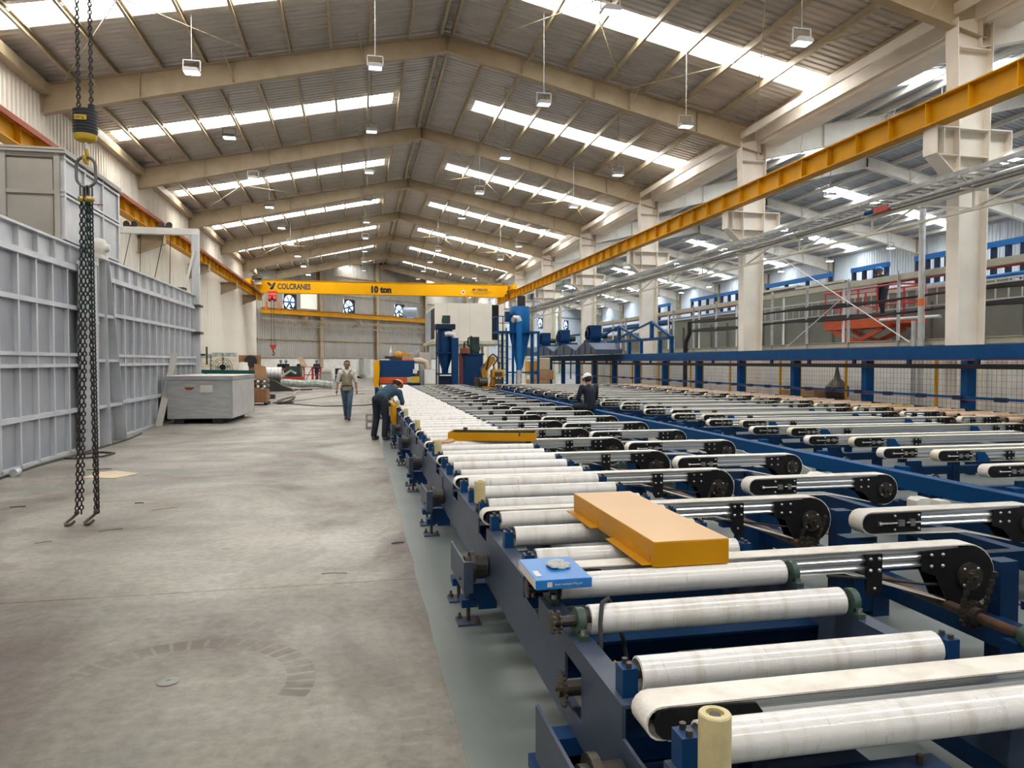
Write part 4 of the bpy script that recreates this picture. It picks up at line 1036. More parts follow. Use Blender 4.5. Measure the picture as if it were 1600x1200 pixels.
for n_, (tx, ty, bx, by) in enumerate(legs):
    sh = link_mb(.13, .05, .010, 6, 6); sh.v = [(x+HX+tx*.9, y+HY+ty, z+3.465) for x, y, z in sh.v]
    ob('sub_link', sh, 'hook_steel', sg, smooth=True)
    inst('coupling', cpl, sg, (tx, ty, 3.385))
    N_ = 73; z0, z1 = 3.345, .125
    for i in range(N_):
        t = i/(N_-1); inst('chain_link', lk if t < .35 else lk2, sg, (tx+(bx-tx)*t**1.3, ty+(by-ty)*t, z0+(z1-z0)*t), (0, 0, (0 if i % 2 else PI/2) + .35*n_))
    if n_ in (0, 2):
        hx, hy = HX+bx, HY+by
        h2 = MB().tube([(hx,hy,.13),(hx-.012,hy-.01,.10),(hx-.035,hy-.03,.075),(hx-.065,hy-.055,.05),(hx-.085,hy-.08,.03),(hx-.075,hy-.10,.018),(hx-.045,hy-.095,.018),(hx-.02,hy-.07,.03),(hx-.008,hy-.045,.045)], .015, 8).ball((hx,hy,.125), .026, 8)
        ob('sling_hook', h2, 'steel_dark', sg, smooth=True)
ob('tag_ribbon', MB().bar((HX+.055,HY,3.335),(HX+.155,HY,3.33), .03, .006, (0,0,1)).bar((HX+.1,HY,3.335),(HX+.12,HY,3.31), .02,.005), 'rust_red', sg)

# ================================================================== CRANES
def crane(y, label, with_text):
    z0, z1 = 7.02, 8.0
    root = thing('overhead_crane', label, 'crane', (2.2, y, z0))
    g = MB().prism([(-7.75,z1),(12.1,z1),(12.1,z1-.35),(11.75,z0),(-7.35,z0),(-7.75,z1-.35)], 'y', y-.3, y+.3)
    ob('girder', g, 'girder_yellow', root); ob('top_plate', MB().box(-7.8,12.15,y-.36,y+.36,z1,z1+.03), 'rail_yellow', root)
    for x in (-8.1, 12.42):
        ob('end_truck', MB().box(x-.18,x+.18,y-1.6,y+1.6,7.56,7.95), 'girder_yellow', root)
        for d in (-1.3, 1.3): ob('wheel', MB().cyl((x-.05,y+d,7.64),(x+.05,y+d,7.64), .14, n=16), 'steel_dark', root)
    return root
c1_ = crane(60.0, 'yellow overhead crane girder lettered 10 ton spanning the far hall', True)
L_ = [('COLCRANES', .60, (-6.1,59.69,7.33), .72, 'print_navy', .02), ('10 ton', .68, (.95,59.69,7.2), .92, 'print_black', .045), ('MP-1108-B-2022', .26, (9.15,59.69,7.48), .72, 'print_navy', .006)]
for txt, sz, org, sx, m_, bo in L_: ob('lettering', place_text(text_mb(txt, sz, .004, bo), org, (1,0,0), (0,0,1), (0,-1,0), sx), m_, c1_)
ob('emblem', MB().prism([(-6.85,7.82),(-6.68,7.82),(-6.52,7.62),(-6.62,7.5),(-6.85,7.7)], 'y', 59.685, 59.695).prism([(-6.2,7.82),(-6.38,7.82),(-6.62,7.35),(-6.42,7.3)], 'y', 59.685, 59.695).cyl((-6.55,59.685,7.36),(-6.55,59.695,7.36),.1,n=14), 'print_navy', c1_)
for i in range(3): ob('small_print', MB().box(8.95+.15*i, 10.75-.2*i, 59.69, 59.695, 7.38-.1*i, 7.405-.1*i), 'print_navy', c1_)
ob('emblem', MB().cyl((8.4,59.685,7.35),(8.4,59.695,7.35), .17, n=18), 'white_paint', c1_); ob('emblem', MB().cyl((8.4,59.68,7.35),(8.4,59.69,7.35), .1, n=16), 'red_paint', c1_)
ob('control_box', MB().box(-7.75,-7.25,59.3,59.65,7.62,7.95), 'white_paint', c1_); ob('drive_motor', MB().cyl((-7.9,59.2,8.1),(-7.2,59.2,8.1), .16, n=14).box(-7.9,-7.5,59,59.5,7.95,8.2), 'steel_dark', c1_)
hs = thing('crane_hoist', 'red hoist trolley with orange straps under the far crane girder', 'hoist', (-6.45, 59.5, 2.3))
ob('body', MB().cyl((-6.75,59.5,6.75),(-6.15,59.5,6.75), .33, n=18).box(-6.7,-6.2,59.25,59.75,6.9,7.02).box(-6.8,-6.1,59.3,59.7,7.0,7.1), 'red_paint', hs)
ob('drum', MB().cyl((-6.72,59.1,6.5),(-6.5,59.1,6.5), .2, n=14).cyl((-6.35,59.1,6.5),(-6.12,59.1,6.5), .2, n=14), 'red_paint', hs)
ob('strap', MB().bar((-6.86,59.3,6.3),(-6.9,59.3,5.7), .14,.03,(0,1,0)).bar((-6.02,59.3,6.3),(-5.95,59.3,5.7), .14,.03,(0,1,0)), 'orange', hs)
for x in (-6.56, -6.36): ob('rope', MB().cyl((x,59.5,6.5),(x,59.5,2.9), .02, n=5), 'chain_dark', hs)
ob('hook_sheave', MB().prism([(-6.65,3.0),(-6.22,3.0),(-6.28,2.72),(-6.44,2.55),(-6.6,2.72)], 'y', 59.42, 59.58).box(-6.68,-6.64,59.45,59.55,2.85,3.15).box(-6.24,-6.2,59.45,59.55,2.85,3.15), 'red_paint', hs)
ob('hook', MB().tube([(-6.44,59.5,2.55),(-6.42,59.5,2.42),(-6.34,59.5,2.32),(-6.4,59.5,2.2),(-6.52,59.5,2.24)], .045, 8), 'chain_dark', hs, smooth=True)
c2_ = crane(HY, 'yellow overhead crane girder above the near hook block', False)
ob('hoist_body', MB().box(HX-.35,HX+.35,HY-.3,HY+.3,7.03,7.35).cyl((HX-.3,HY-.45,7.0),(HX+.3,HY-.45,7.0), .2, n=14), 'hook_black', c2_)

# ================================================================== LAMPS
def lamp(loc, label, group, lens, zr):
    root = thing('high_bay_lamp', label, 'lamp', loc, group)
    x, y, z = loc
    ob('housing', MB().prism([(x-.2,z+.02),(x+.2,z+.02),(x+.2,z+.07),(x+.14,z+.12),(x-.14,z+.12),(x-.2,z+.07)], 'y', y-.15, y+.15), 'lamp_body', root)
    ob('lens', MB().box(x-.175, x+.175, y-.13, y+.13, z, z+.02), lens, root)
    ob('yoke', MB().bar((x-.21,y,z+.06),(x-.21,y,z+.34), .02,.03).bar((x+.21,y,z+.06),(x+.21,y,z+.34), .02,.03).bar((x-.21,y,z+.34),(x+.21,y,z+.34), .02,.03), 'lamp_body', root)
    ob('drop_rod', MB().cyl((x,y,z+.34),(x,y,zr), .012, n=5), 'lamp_body', root)
    return root
for (x, z, nm, lens) in ((-4.2, 9.2, 'left', 'lamp_lens'), (.5, 9.7, 'middle left', 'lamp_lens_dim'), (5.25, 9.05, 'middle right', 'lamp_lens_dim'), (9.35, 8.5, 'right', 'lamp_lens_dim')):
    proto = None; first = 0 if x > 0 else 1
    for i in range(first, 10):
        y = 15.0 + 5.7*i - (.6 if x > 9 else 0); k = i-first
        lab = f'{ORD[k]} hanging lamp from the camera in the {nm} row of the main roof' if k < 6 else f'far hanging lamp in the {nm} row of the main roof'
        if proto is None: proto = lamp((x, y, z), lab, f'hanging lamps, {nm} row', lens, zp1(x)+.19)
        else: dup(proto, (x, y, z), lab)
for (x, z, nm) in ((18.5, 8.3, 'near'), (30.5, 8.3, 'far')):
    proto = None
    for i in range(1, 11):
        lab = f'lamp hanging in the {nm} row of the pale side hall'
        if proto is None: proto = lamp((x, 15.0+5.7*i, z), lab, f'side hall lamps, {nm} row', 'lamp_lens', zp2(x)+.19)
        else: dup(proto, (x, 15.0+5.7*i, z), lab)

# ================================================================== RIGHT SIDE
ga = thing('blue_gantry', 'long blue steel gantry with posts along the right of the conveyor tables', 'gantry', (12.5, 6.0, 0))
ob('beam', MB().box(12.40, 12.62, 6, 50.5, 1.74, 2.05), 'blue_gantry', ga, bevel=.008)
gpm = mesh('post', MB().box(-.11,.11,-.09,.09,.004,1.74), 'blue_gantry'); gsm = mesh('hanger', MB().box(-.03,.03,-.05,.05,1.6,1.75), 'blue_dark')
for j in range(-2, 12): inst('post', gpm, ga, (.02, 13.15+3.12*j-6, 0))
for j in range(0, 18): inst('hanger', gsm, ga, (-.2, 7.0+1.9*j-6, 0))
ob('black_tube', MB().box(12.22,12.34,6,50,1.55,1.65), 'black_plate', ga)
ob('low_rail', MB().box(12.30,12.36,6,41,.93,.98), 'blue_gantry', ga); ob('red_cord', MB().box(12.29,12.295,6,41,.905,.915), 'red_paint', ga)
clm = mesh('clip', MB().box(-.05,.05,-.12,.12,.90,.99), 'blue_dark')
for j in range(24): inst('clip', clm, ga, (-.17, 9+1.05*j-6, 0))
ob('light_strip', MB().box(12.40,12.62,6,41,1.725,1.74), 'red_paint', ga)
# wire mesh fence with yellow posts
fe = thing('mesh_fence', 'wire mesh safety fence with thin yellow posts behind the blue gantry', 'fence', (12.95, 8.0, 0))
ys = [8.15]; 
while ys[-1] < 40: ys.append(ys[-1] + (2.13 if len(ys) % 2 else 1.05))
fpm = mesh('fence_post', MB().box(-.025,.025,-.025,.025,.004,2.0), 'rail_yellow')
for y in ys: inst('fence_post', fpm, fe, (0, y-8.0, 0))
wm = MB()
y = 8.2
while y < 40: wm.bar((12.95,y,.1),(12.95,y,1.95), .004,.004); y += .12
for i in range(15): wm.bar((12.955,8.15,.12+i*.13),(12.955,40,.12+i*.13), .004,.004)
stuff(ob('wire_mesh', wm, 'steel_dark', fe))
ob('top_rail', MB().box(12.93,12.97,8.15,40,1.96,2.0), 'rust_red', fe)
struct(ob('wall_partition', MB().box(14.6,14.75,6,46,0,2.02).box(14.56,14.79,6,46,2.02,2.08), 'block_white'), 'low white block wall behind the mesh fence')
# pale steel rack rails with cables
rk = thing('service_rack', 'beige steel rack with upright posts carrying black cables behind the columns', 'rack', (14.2, 6.0, 2.1))
ob('bottom_rail', MB().box(14.15,14.32,6,46,2.12,2.26).box(14.1,14.4,6,46,2.26,2.275), 'beige_steel', rk)
ob('top_rail', MB().box(14.15,14.30,6,46,3.88,4.04), 'beige_steel', rk)
rpm = mesh('upright', MB().box(-.03,.03,-.03,.03,2.12,4.12).box(-.045,.045,-.01,.01,2.12,4.12), 'zinc'); rpw = mesh('upright', MB().box(-.025,.025,-.03,.03,2.26,3.9), 'white_paint')
for j in range(19): inst('upright', rpm, rk, (-.06, 9.0+2.05*j-6, -2.1))
for j in range(12): inst('upright', rpw, rk, (.1, 10.1+3.2*j-6, -2.1))
random.seed(11)
for (zc, n_) in ((3.36, 4), (2.98, 5)):
    for q in range(n_):
        pts = [(14.09+.02*q, 6+i*1.33, zc + .016*q + .04*math.sin(i*1.1+q*.5) + (.0 if zc > 3.2 else .0)) for i in range(19)]
        ob('cable', MB().tube(pts, .027, 5), 'black_rubber', rk, smooth=True)
ob('cable_drop', MB().tube([(14.05,29.7,3.4),(14.05,29.7,2.9),(14.05,30.0,2.6),(14.05,30.1,2.2),(14.0,30.0,.6)], .09, 6), 'black_rubber', rk, smooth=True)
ob('brace_rod', MB().cyl((14.0,22.6,5.2),(14.0,16.6,2.2), .018, n=5).cyl((14.0,22.2,2.2),(14.0,19.4,3.55), .016, n=5), 'white_paint', rk)
tag(ob('conduit_pipe', MB().cyl((13.96,16.18,0),(13.96,16.18,5.55), .075, n=14).cyl((13.96,16.42,0),(13.96,16.42,2.75), .06, n=12), 'zinc', smooth=True), 'grey steel conduit pipe standing before the near column pair', 'pipe')
tag(ob('pipe_band', MB().cyl((13.96,16.18,3.1),(13.96,16.18,3.3), .079, n=14), 'orange'), 'orange band around the grey conduit pipe', 'band')
# tray truss along the columns
ct = thing('cable_tray', 'long galvanized cable ladder tray and lattice truss running past the cream columns', 'cable tray', (12.6, 6.0, 4.85))
ob('side_rail', MB().box(12.28,12.31,6,60,5.58,5.68), 'zinc_dull', ct); ob('side_rail', MB().box(12.80,12.83,6,60,5.58,5.68), 'zinc_dull', ct)
rgm = mesh('rung', MB().box(-.26,.26,-.02,.02,5.59,5.62), 'zinc_dull')
for j in range(0, 150): inst('rung', rgm, ct, (-.045, .3+j*.33, -4.85))
ob('pipe', MB().cyl((12.45,6,5.40),(12.45,60,5.40), .05, n=10), 'zinc_dull', ct); ob('pipe', MB().cyl((12.62,6,5.36),(12.62,60,5.36), .04, n=10), 'zinc_dull', ct); ob('pipe', MB().cyl((12.75,6,5.42),(12.75,60,5.42), .03, n=8), 'steel_dark', ct)
ob('chord', MB().box(12.58,12.64,6,60,4.86,4.92), 'beige_steel', ct); ob('chord', MB().box(12.58,12.64,6,60,5.26,5.32), 'beige_steel', ct)
vtm = mesh('strut', MB().box(-.02,.02,-.02,.02,4.9,5.6), 'beige_steel'); arm = mesh('arm', MB().bar((-.36,0,5.56),(.25,0,5.56),.04,.04).bar((-.3,0,5.30),(.3,0,5.30),.04,.04).bar((-.3,0,5.55),(.05,0,5.3),.03,.03), 'beige_steel')
dgm = mesh('diagonal', MB().bar((0,0,4.9),(0,1.55,5.28), .04,.04).bar((0,3.1,4.9),(0,1.55,5.28), .04,.04), 'beige_steel')
for j in range(17):
    inst('strut', vtm, ct, (.01, 1.0+3.1*j, -4.85)); inst('arm', arm, ct, (0, 1.0+3.1*j, -4.85)); inst('diagonal', dgm, ct, (.01, 1.0+3.1*j, -4.85))
ob('red_valve', MB().box(12.40,12.50,15.5,16.0,5.33,5.46), 'red_paint', ct); ob('blue_sleeve', MB().cyl((12.45,16.0,5.40),(12.45,16.35,5.40),.055,n=10), 'blue_gantry', ct)
# grey panelled tank beyond
tk = thing('grey_tank', 'long olive grey panelled tank wall beyond the service rack', 'tank', (17.8, 8.0, 0))
segs = [(8,18.5,3.95),(18.5,24.5,4.15),(24.5,27.5,4.75),(27.5,31.5,4.85),(31.5,40,4.1),(40,52,3.6)]
for (a, b_, zt) in segs:
    ob('wall_panel', MB().box(17.8,19.4,a,b_,0,zt), 'grey_tank', tk); ob('top_rim', MB().box(17.7,17.86,a,b_,zt-.08,zt), 'beige_steel', tk)
tkr = mesh('rib', MB().box(-.1,0,-.03,.03,0,3.6), 'grey_tank')
for j in range(26): inst('rib', tkr, tk, (0, .6+1.65*j, 0))
ob('guard_rail', MB().box(17.2,17.24,8,30,3.95,4.0).box(17.2,17.24,8,30,3.4,3.44), 'zinc', tk)
bam = mesh('baluster', MB().box(-.015,.015,-.015,.015,3.4,3.95), 'zinc')
for j in range(52): inst('baluster', bam, tk, (-.58, .4+.42*j, 0))
# blue process frames with red and blue pipes in the side hall
fr_y = [(20.9,22.7),(24.2,25.7),(27.5,29.6),(31.3,36.8),(39.2,42.0),(42.8,46.1),(49.9,55.1)]
for n_, (a, b_) in enumerate(fr_y):
    f = thing('process_stand', f'{ORD[n_]} tall blue steel stand from the right above the grey tank', 'stand', (22, a, 0), 'blue stands in the side hall')
    for y in [a + (b_-a)*q/3 for q in range(4)]: ob('post', MB().box(21.93,22.07,y-.08,y+.08,0,5.72), 'blue_dark', f)
    ob('top_beam', MB().box(21.9,22.1,a-.1,b_+.1,5.72,5.92), 'blue_light', f)
tag(ob('red_pipe', MB().cyl((20,12,4.8),(20,60,4.8), .13, n=10), 'red_paint', smooth=True), 'red pipe running along the side hall over the grey tank', 'pipe')
tag(ob('blue_pipe', MB().cyl((20.4,12,4.45),(20.4,60,4.45), .11, n=10), 'blue_light', smooth=True), 'blue pipe running under the red pipe over the grey tank', 'pipe')
tag(ob('blue_rack', MB().box(20.5,21,46,75,3.0,3.15).box(20.5,21,46,75,4.2,4.35).box(20.5,20.6,50,50.15,0,4.3).box(20.5,20.6,60,60.15,0,4.3).box(20.5,20.6,70,70.15,0,4.3), 'blue_frame'), 'far blue pipe rack behind the blowers', 'rack')
# scissor lift
sl = thing('scissor_lift', 'orange red scissor lift with a raised railed platform behind the rack', 'lift', (16.4, 21.0, 0))
ob('platform', MB().box(15.9,16.9,19.8,22.95,2.78,3.08), 'lift_orange', sl); ob('deck_extension', MB().box(16.0,16.8,19.2,19.8,2.86,2.98), 'lift_orange', sl)
rl_ = MB()
for z in (3.55, 4.05): rl_.tube([(15.92,19.4,z),(15.92,22.9,z),(16.88,22.9,z),(16.88,19.4,z)], .03, 6, closed=True)
for y in (19.4, 20.3, 21.2, 22.1, 22.9):
    for x in (15.92, 16.88): rl_.cyl((x,y,3.05),(x,y,4.05), .028, n=6)
ob('guard_rail', rl_, 'red_paint', sl)
sx = MB()
for x in (16.0, 16.8):
    for q in range(3):
        z0, z1 = .5+.75*q, .5+.75*(q+1); sx.bar((x,20.2,z0),(x,22.6,z1), .06,.14).bar((x+.07,22.6,z0),(x+.07,20.2,z1), .06,.14)
ob('scissor_arm', sx, 'lift_orange', sl)
ob('chassis', MB().box(15.8,17.0,19.9,22.9,.15,.55), 'lift_orange', sl)
for y in (20.3, 22.4):
    for x in (15.82, 16.98): ob('wheel', MB().cyl((x-.06,y,.2),(x+.06,y,.2), .2, n=14), 'black_rubber', sl)
tag(ob('steel_tube', MB().cyl((15.8,20.0,2.98),(15.8,17.6,2.96), .05, n=10), 'zinc'), 'loose grey tube sticking out from the lift platform', 'tube')
tl = MB(); random.seed(5)
for i in range(7): tl.box(16.1+.08*(i%3), 16.3+.08*(i%3), 21.0+.25*i, 21.2+.25*i, 3.1, 3.3+.25*random.random())
tag(stuff(ob('tool_heap', tl, 'grey_panel')), 'heap of tools on the scissor lift platform', 'tools')
# items behind the fence
cp = thing('pump_set', 'dark pump with a pointed top behind the mesh fence', 'pump', (13.9, 20.0, 0))
ob('tank', MB().lathe([(0,.5),(.25,.55),(.33,.7),(.33,.95),(.2,1.1),(.1,1.2),(.07,1.35),(.03,1.55),(0,1.6)], (13.9,19.4,0), 14), 'steel_dark', cp, smooth=True)
ob('base', MB().box(13.5,14.3,19.1,22.2,.004,.5), 'blue_dark', cp); ob('load', MB().box(13.55,14.2,20.0,21.0,.5,.85).box(13.6,14.1,21.05,22.0,.5,.78), 'cardboard', cp)
# ================================================================== MACHINES AT THE END OF THE TABLES
sm_ = thing('saw_machine', 'blue saw machine with a yellow end panel at the far end of the white rollers', 'machine', (1.6, 33.2, 0))
ob('cabinet', MB().box(.86,2.42,32.6,34.6,1.02,1.76), 'blue_machine', sm_, bevel=.02)
ob('orange_band', MB().box(.90,2.1,32.55,34.5,.74,1.02), 'lift_orange', sm_); ob('base', MB().box(.9,2.68,32.7,34.6,.0,.74), 'blue_frame', sm_)
ob('end_panel', MB().prism([(.66,.62),(.84,.55),(.90,1.4),(.88,1.78),(.70,1.70)], 'y', 32.2, 34.4), 'girder_yellow', sm_)
ob('chimney', MB().lathe([(.09,1.76),(.09,2.1),(.03,2.3),(.02,2.42),(0,2.42)], (1.42,33.4,0), 12), 'zinc', sm_)
ob('arm', MB().bar((1.62,33.3,1.85),(2.1,33.3,2.1), .2,.16).ball((1.75,33.3,1.98), .2, 8).bar((2.0,33.3,2.08),(2.3,33.3,1.95), .14,.1), 'robot_yellow', sm_)
ob('boom', MB().bar((1.15,33.2,1.88),(1.6,33.2,1.88), .1,.12).box(1.5,1.9,33.0,33.5,1.76,1.86), 'steel_dark', sm_); ob('red_bar', MB().bar((1.9,33.0,1.8),(2.5,33.0,1.78), .12,.14), 'orange', sm_)
ob('duct', MB().tube([(2.4,33,1.74),(2.7,33,1.76),(2.95,33,1.66),(3.02,33,1.4)], .13, 10), 'cardboard_light', sm_, smooth=True)
ob('grey_hood', MB().prism([(1.9,1.9),(2.75,2.25),(2.75,1.8),(1.9,1.8)], 'y', 34.0, 34.5), 'oven_grey', sm_)
ob('panel_box', MB().box(2.42,2.62,32.5,32.8,1.04,1.3), 'steel_dark', sm_); ob('yellow_plate', MB().box(2.24,2.62,32.48,32.52,.78,1.04), 'hook_yellow', sm_); ob('label_plate', MB().box(2.34,2.52,32.46,32.5,1.18,1.36), 'white_paint', sm_)
wc = thing('control_cabinet', 'white control cabinet with a grey unit behind it beside the saw machine', 'cabinet', (3.1, 33.0, 0))
ob('body', MB().box(2.84,3.36,32.7,33.2,0,1.36), 'grey_panel', wc, bevel=.01); ob('door', MB().box(2.87,3.33,32.68,32.7,.72,1.33), 'white_paint', wc); ob('rear_unit', MB().box(2.72,3.25,33.6,34.1,0,2.12), 'oven_grey', wc)

cy = thing('dust_cyclone', 'blue dust cyclone with a dark green motor left of the blue oil tank', 'cyclone', (4.2, 36, 0))
ob('motor', MB().cyl((4.22,36,3.56),(4.22,36,3.95), .2, n=14).box(4.0,4.06,35.9,36.1,3.6,3.8), 'motor_green', cy, smooth=True)
ob('head', MB().box(3.66,4.62,35.55,36.45,3.26,3.52), 'blue_dark', cy, bevel=.02)
ob('barrel', MB().lathe([(.36,2.1),(.38,2.15),(.38,3.05),(.34,3.26)], (4.15,36,0), 20), 'blue_machine', cy, smooth=True)
ob('cone', MB().lathe([(.15,1.1),(.17,1.35),(.38,2.0),(.40,2.1),(.36,2.12)], (4.15,36,0), 20), 'blue_machine', cy, smooth=True)
ob('bin', MB().box(3.85,4.45,35.7,36.3,.0,1.0), 'blue_dark', cy)
ob('elbow', MB().tube([(4.12,35.55,3.02),(4.3,35.5,3.05),(4.5,35.5,3.0),(4.58,35.5,2.8)], .14, 10), 'zinc', cy, smooth=True)
ob('riser', MB().box(4.42,4.74,35.35,35.65,.3,2.85), 'blue_machine', cy, bevel=.02)
for x in (3.7, 3.82): ob('leg', MB().box(x-.03,x+.03,35.6,35.66,0,3.26), 'blue_dark', cy)
for z in (1.1, 2.12): ob('stand_ring', MB().box(3.66,4.6,35.55,35.6,z-.04,z+.04), 'blue_dark', cy)

ot = thing('oil_tank', 'blue hydraulic oil tank with a dark green motor on top', 'tank', (5.5, 36.2, 0))
ob('tank', MB().box(4.96,6.02,35.9,36.9,.0,2.02).box(4.9,6.08,35.85,36.95,2.02,2.1), 'blue_machine', ot)
ob('motor', MB().cyl((5.64,36.2,2.1),(5.64,36.2,2.92), .25, n=18).cyl((5.7,35.9,2.35),(5.7,36.2,2.35),.2,n=14), 'motor_green', ot, smooth=True)
ob('valve_block', MB().box(4.9,5.3,35.7,36.0,2.1,2.35), 'rust_red', ot)
ob('red_pipe', MB().tube([(4.86,35.8,.6),(4.86,35.8,2.0),(5.0,35.8,2.3),(5.2,35.8,2.35)], .05, 7).tube([(4.96,35.7,.6),(4.96,35.7,1.9)], .04, 6), 'rust_red', ot, smooth=True)
ob('hose', MB().tube([(5.1,36,2.35),(5.12,36,2.65),(5.25,36,2.72),(5.35,36,2.4)], .04, 7).tube([(5.3,36,2.5),(5.3,36,2.85),(5.45,36,2.95),(5.6,36,2.7)], .04, 7), 'black_rubber', ot, smooth=True)
yp = thing('press_head', 'yellow and black press head machine in front of the blue oil tank', 'machine', (6.2, 34.5, 0))
ob('base', MB().box(5.7,6.75,34.2,35.2,0,.55), 'robot_yellow', yp)
ob('frame', MB().prism([(5.6,.5),(5.9,.5),(6.0,1.3),(6.35,1.75),(6.3,1.95),(6.05,1.9),(5.75,1.5)], 'y', 34.3, 34.5).prism([(6.1,.5),(6.3,.5),(6.4,1.1),(6.3,1.5)], 'y', 34.2, 34.6), 'robot_yellow', yp)
ob('head', MB().box(6.15,6.7,34.0,34.6,.95,1.32), 'robot_yellow', yp, bevel=.03); ob('face', MB().box(6.25,6.62,33.96,34.0,1.02,1.2).box(6.28,6.6,33.98,34.05,.55,.9), 'steel_dark', yp)
ob('hoses', MB().tube([(5.9,34.2,1.3),(6.0,34.1,1.9),(6.2,34.1,2.05),(6.4,34.1,1.9),(6.5,34.1,1.4)], .05, 7).tube([(5.7,34.2,.8),(5.6,34.1,1.3),(5.8,34.1,1.6)], .045, 7).tube([(6.2,34.1,1.5),(6.35,34.0,1.75),(6.55,34.0,1.6)], .045, 7), 'steel_dark', yp, smooth=True)
ob('shoulder', MB().cyl((5.55,34.2,.75),(5.95,34.2,.75), .2, n=12).box(5.35,5.7,34.2,34.7,.4,.95), 'steel_dark', yp)

c2y = thing('tall_cyclone', 'tall blue cyclone on a steel platform with a ladder at the far table end', 'cyclone', (7.5, 34.6, 0))
ob('motor', MB().cyl((7.72,34.8,4.35),(7.72,34.8,4.86), .2, n=16), 'hook_black', c2y, smooth=True)
ob('barrel', MB().lathe([(.48,3.12),(.5,3.16),(.5,4.3),(.46,4.36),(.2,4.38)], (7.66,34.9,0), 24), 'blue_light', c2y, smooth=True)
ob('cone', MB().lathe([(.16,1.4),(.18,1.55),(.5,3.0),(.5,3.12)], (7.66,34.9,0), 24), 'blue_light', c2y, smooth=True)
ob('gearbox', MB().box(6.9,7.15,34.6,34.9,3.6,4.1).cyl((7.05,34.5,3.95),(7.3,34.5,3.95),.12,n=10), 'blue_machine', c2y)
ob('riser', MB().cyl((7.48,34.2,1.3),(7.48,34.2,3.6), .14, n=14), 'blue_light', c2y, smooth=True); ob('riser_base', MB().cyl((7.44,34.2,.0),(7.48,34.2,1.3), .14, n=14), 'zinc', c2y, smooth=True)
ob('elbow', MB().tube([(7.2,34.35,3.62),(7.3,34.25,3.78),(7.42,34.2,3.78),(7.48,34.2,3.6)], .145, 10), 'zinc', c2y, smooth=True)
ob('platform', MB().box(6.42,8.5,34.2,35.6,3.06,3.15), 'blue_gantry', c2y)
for x, y in ((6.92,34.3),(7.2,34.3),(8.12,34.3),(8.44,34.3),(6.92,35.5),(8.44,35.5)): ob('leg', MB().box(x-.05,x+.05,y-.05,y+.05,0,3.06), 'blue_gantry', c2y)
ob('hand_rail', MB().box(6.40,6.44,34.2,35.6,3.82,3.86).box(6.40,7.1,34.2,34.24,3.82,3.86).box(6.40,7.1,34.2,34.24,3.5,3.53).box(6.40,6.44,34.2,34.24,3.1,3.86).box(6.68,6.72,34.2,34.24,3.1,3.86).box(7.06,7.1,34.2,34.24,3.1,3.86).box(6.40,6.44,34.9,34.94,3.1,3.86), 'blue_gantry', c2y)
for x in (6.46, 6.84): ob('ladder_stile', MB().box(x-.025,x+.025,34.1,34.15,0,3.3), 'blue_gantry', c2y)
for i in range(11): ob('ladder_rung', MB().box(6.46,6.84,34.11,34.14,.25+i*.27,.28+i*.27), 'blue_gantry', c2y)
ob('cross_tie', MB().box(6.9,8.45,34.28,34.32,1.15,1.22), 'blue_gantry', c2y)
bxs = thing('wrapped_boxes', 'pallet of brown cartons wrapped in film behind the tall cyclone', 'boxes', (9.4, 38, 0))
for (x0,x1,z0,z1,m_) in ((8.8,9.9,.12,.75,'cardboard'),(9.0,10.1,.75,1.25,'cardboard'),(8.75,9.25,1.0,1.75,'robot_yellow'),(9.3,9.9,1.25,1.9,'cardboard_light')): ob('carton', MB().box(x0,x1,37.6,38.5,z0,z1), m_, bxs, bevel=.04)
ob('pallet', MB().box(8.7,10.2,37.5,38.6,0,.12), 'wood', bxs)

# cooling hoods with blowers on the gantry
for n_, (y0, y1) in enumerate(((33.4,36.6),(36.7,41.0),(41.1,45.5),(45.6,50.2))):
    ym = (y0+y1)/2
    h = thing('cooling_hood', f'{ORD[n_]} blue grey peaked cooling hood on the far gantry', 'hood', (11.5, y0, 2.06), 'cooling hoods')
    ob('hood', MB().prism([(y0,2.08),(y1,2.08),(y1,2.28),(ym+.5,2.62),(ym-.5,2.62),(y0,2.28)], 'x', 11.0, 12.35), 'blue_rail', h)
    ob('hood_rib', MB().box(10.97,11.0,y0+.6,y0+.66,2.08,2.38).box(10.97,11.0,ym-.03,ym+.03,2.08,2.6).box(10.97,11.0,y1-.66,y1-.6,2.08,2.38), 'blue_dark', h)
for n_, y in enumerate((37.7, 43.6, 48.2)):
    b = thing('blower', f'{ORD[n_]} dark blue centrifugal blower above the cooling hoods', 'blower', (12.4, y, 2.6), 'blowers')
    ob('scroll', MB().cyl((12.0,y,3.12),(12.6,y,3.12), .48, n=24).box(12.0,12.6,y-.48,y,3.1,3.62), 'blue_machine', b, smooth=True)
    ob('inlet', MB().lathe([(.3,0),(.3,-.08),(.22,-.1),(.2,.0)], (12.0,y,3.12), 18, 'x'), 'blue_dark', b)
    ob('motor', MB().cyl((12.6,y,3.1),(13.05,y,3.1), .17, n=14), 'motor_green', b, smooth=True)
    ob('pedestal', MB().prism([(y-.6,2.62),(y+.6,2.62),(y+.35,2.85),(y-.35,2.85)], 'x', 11.9, 13.1), 'blue_frame', b)
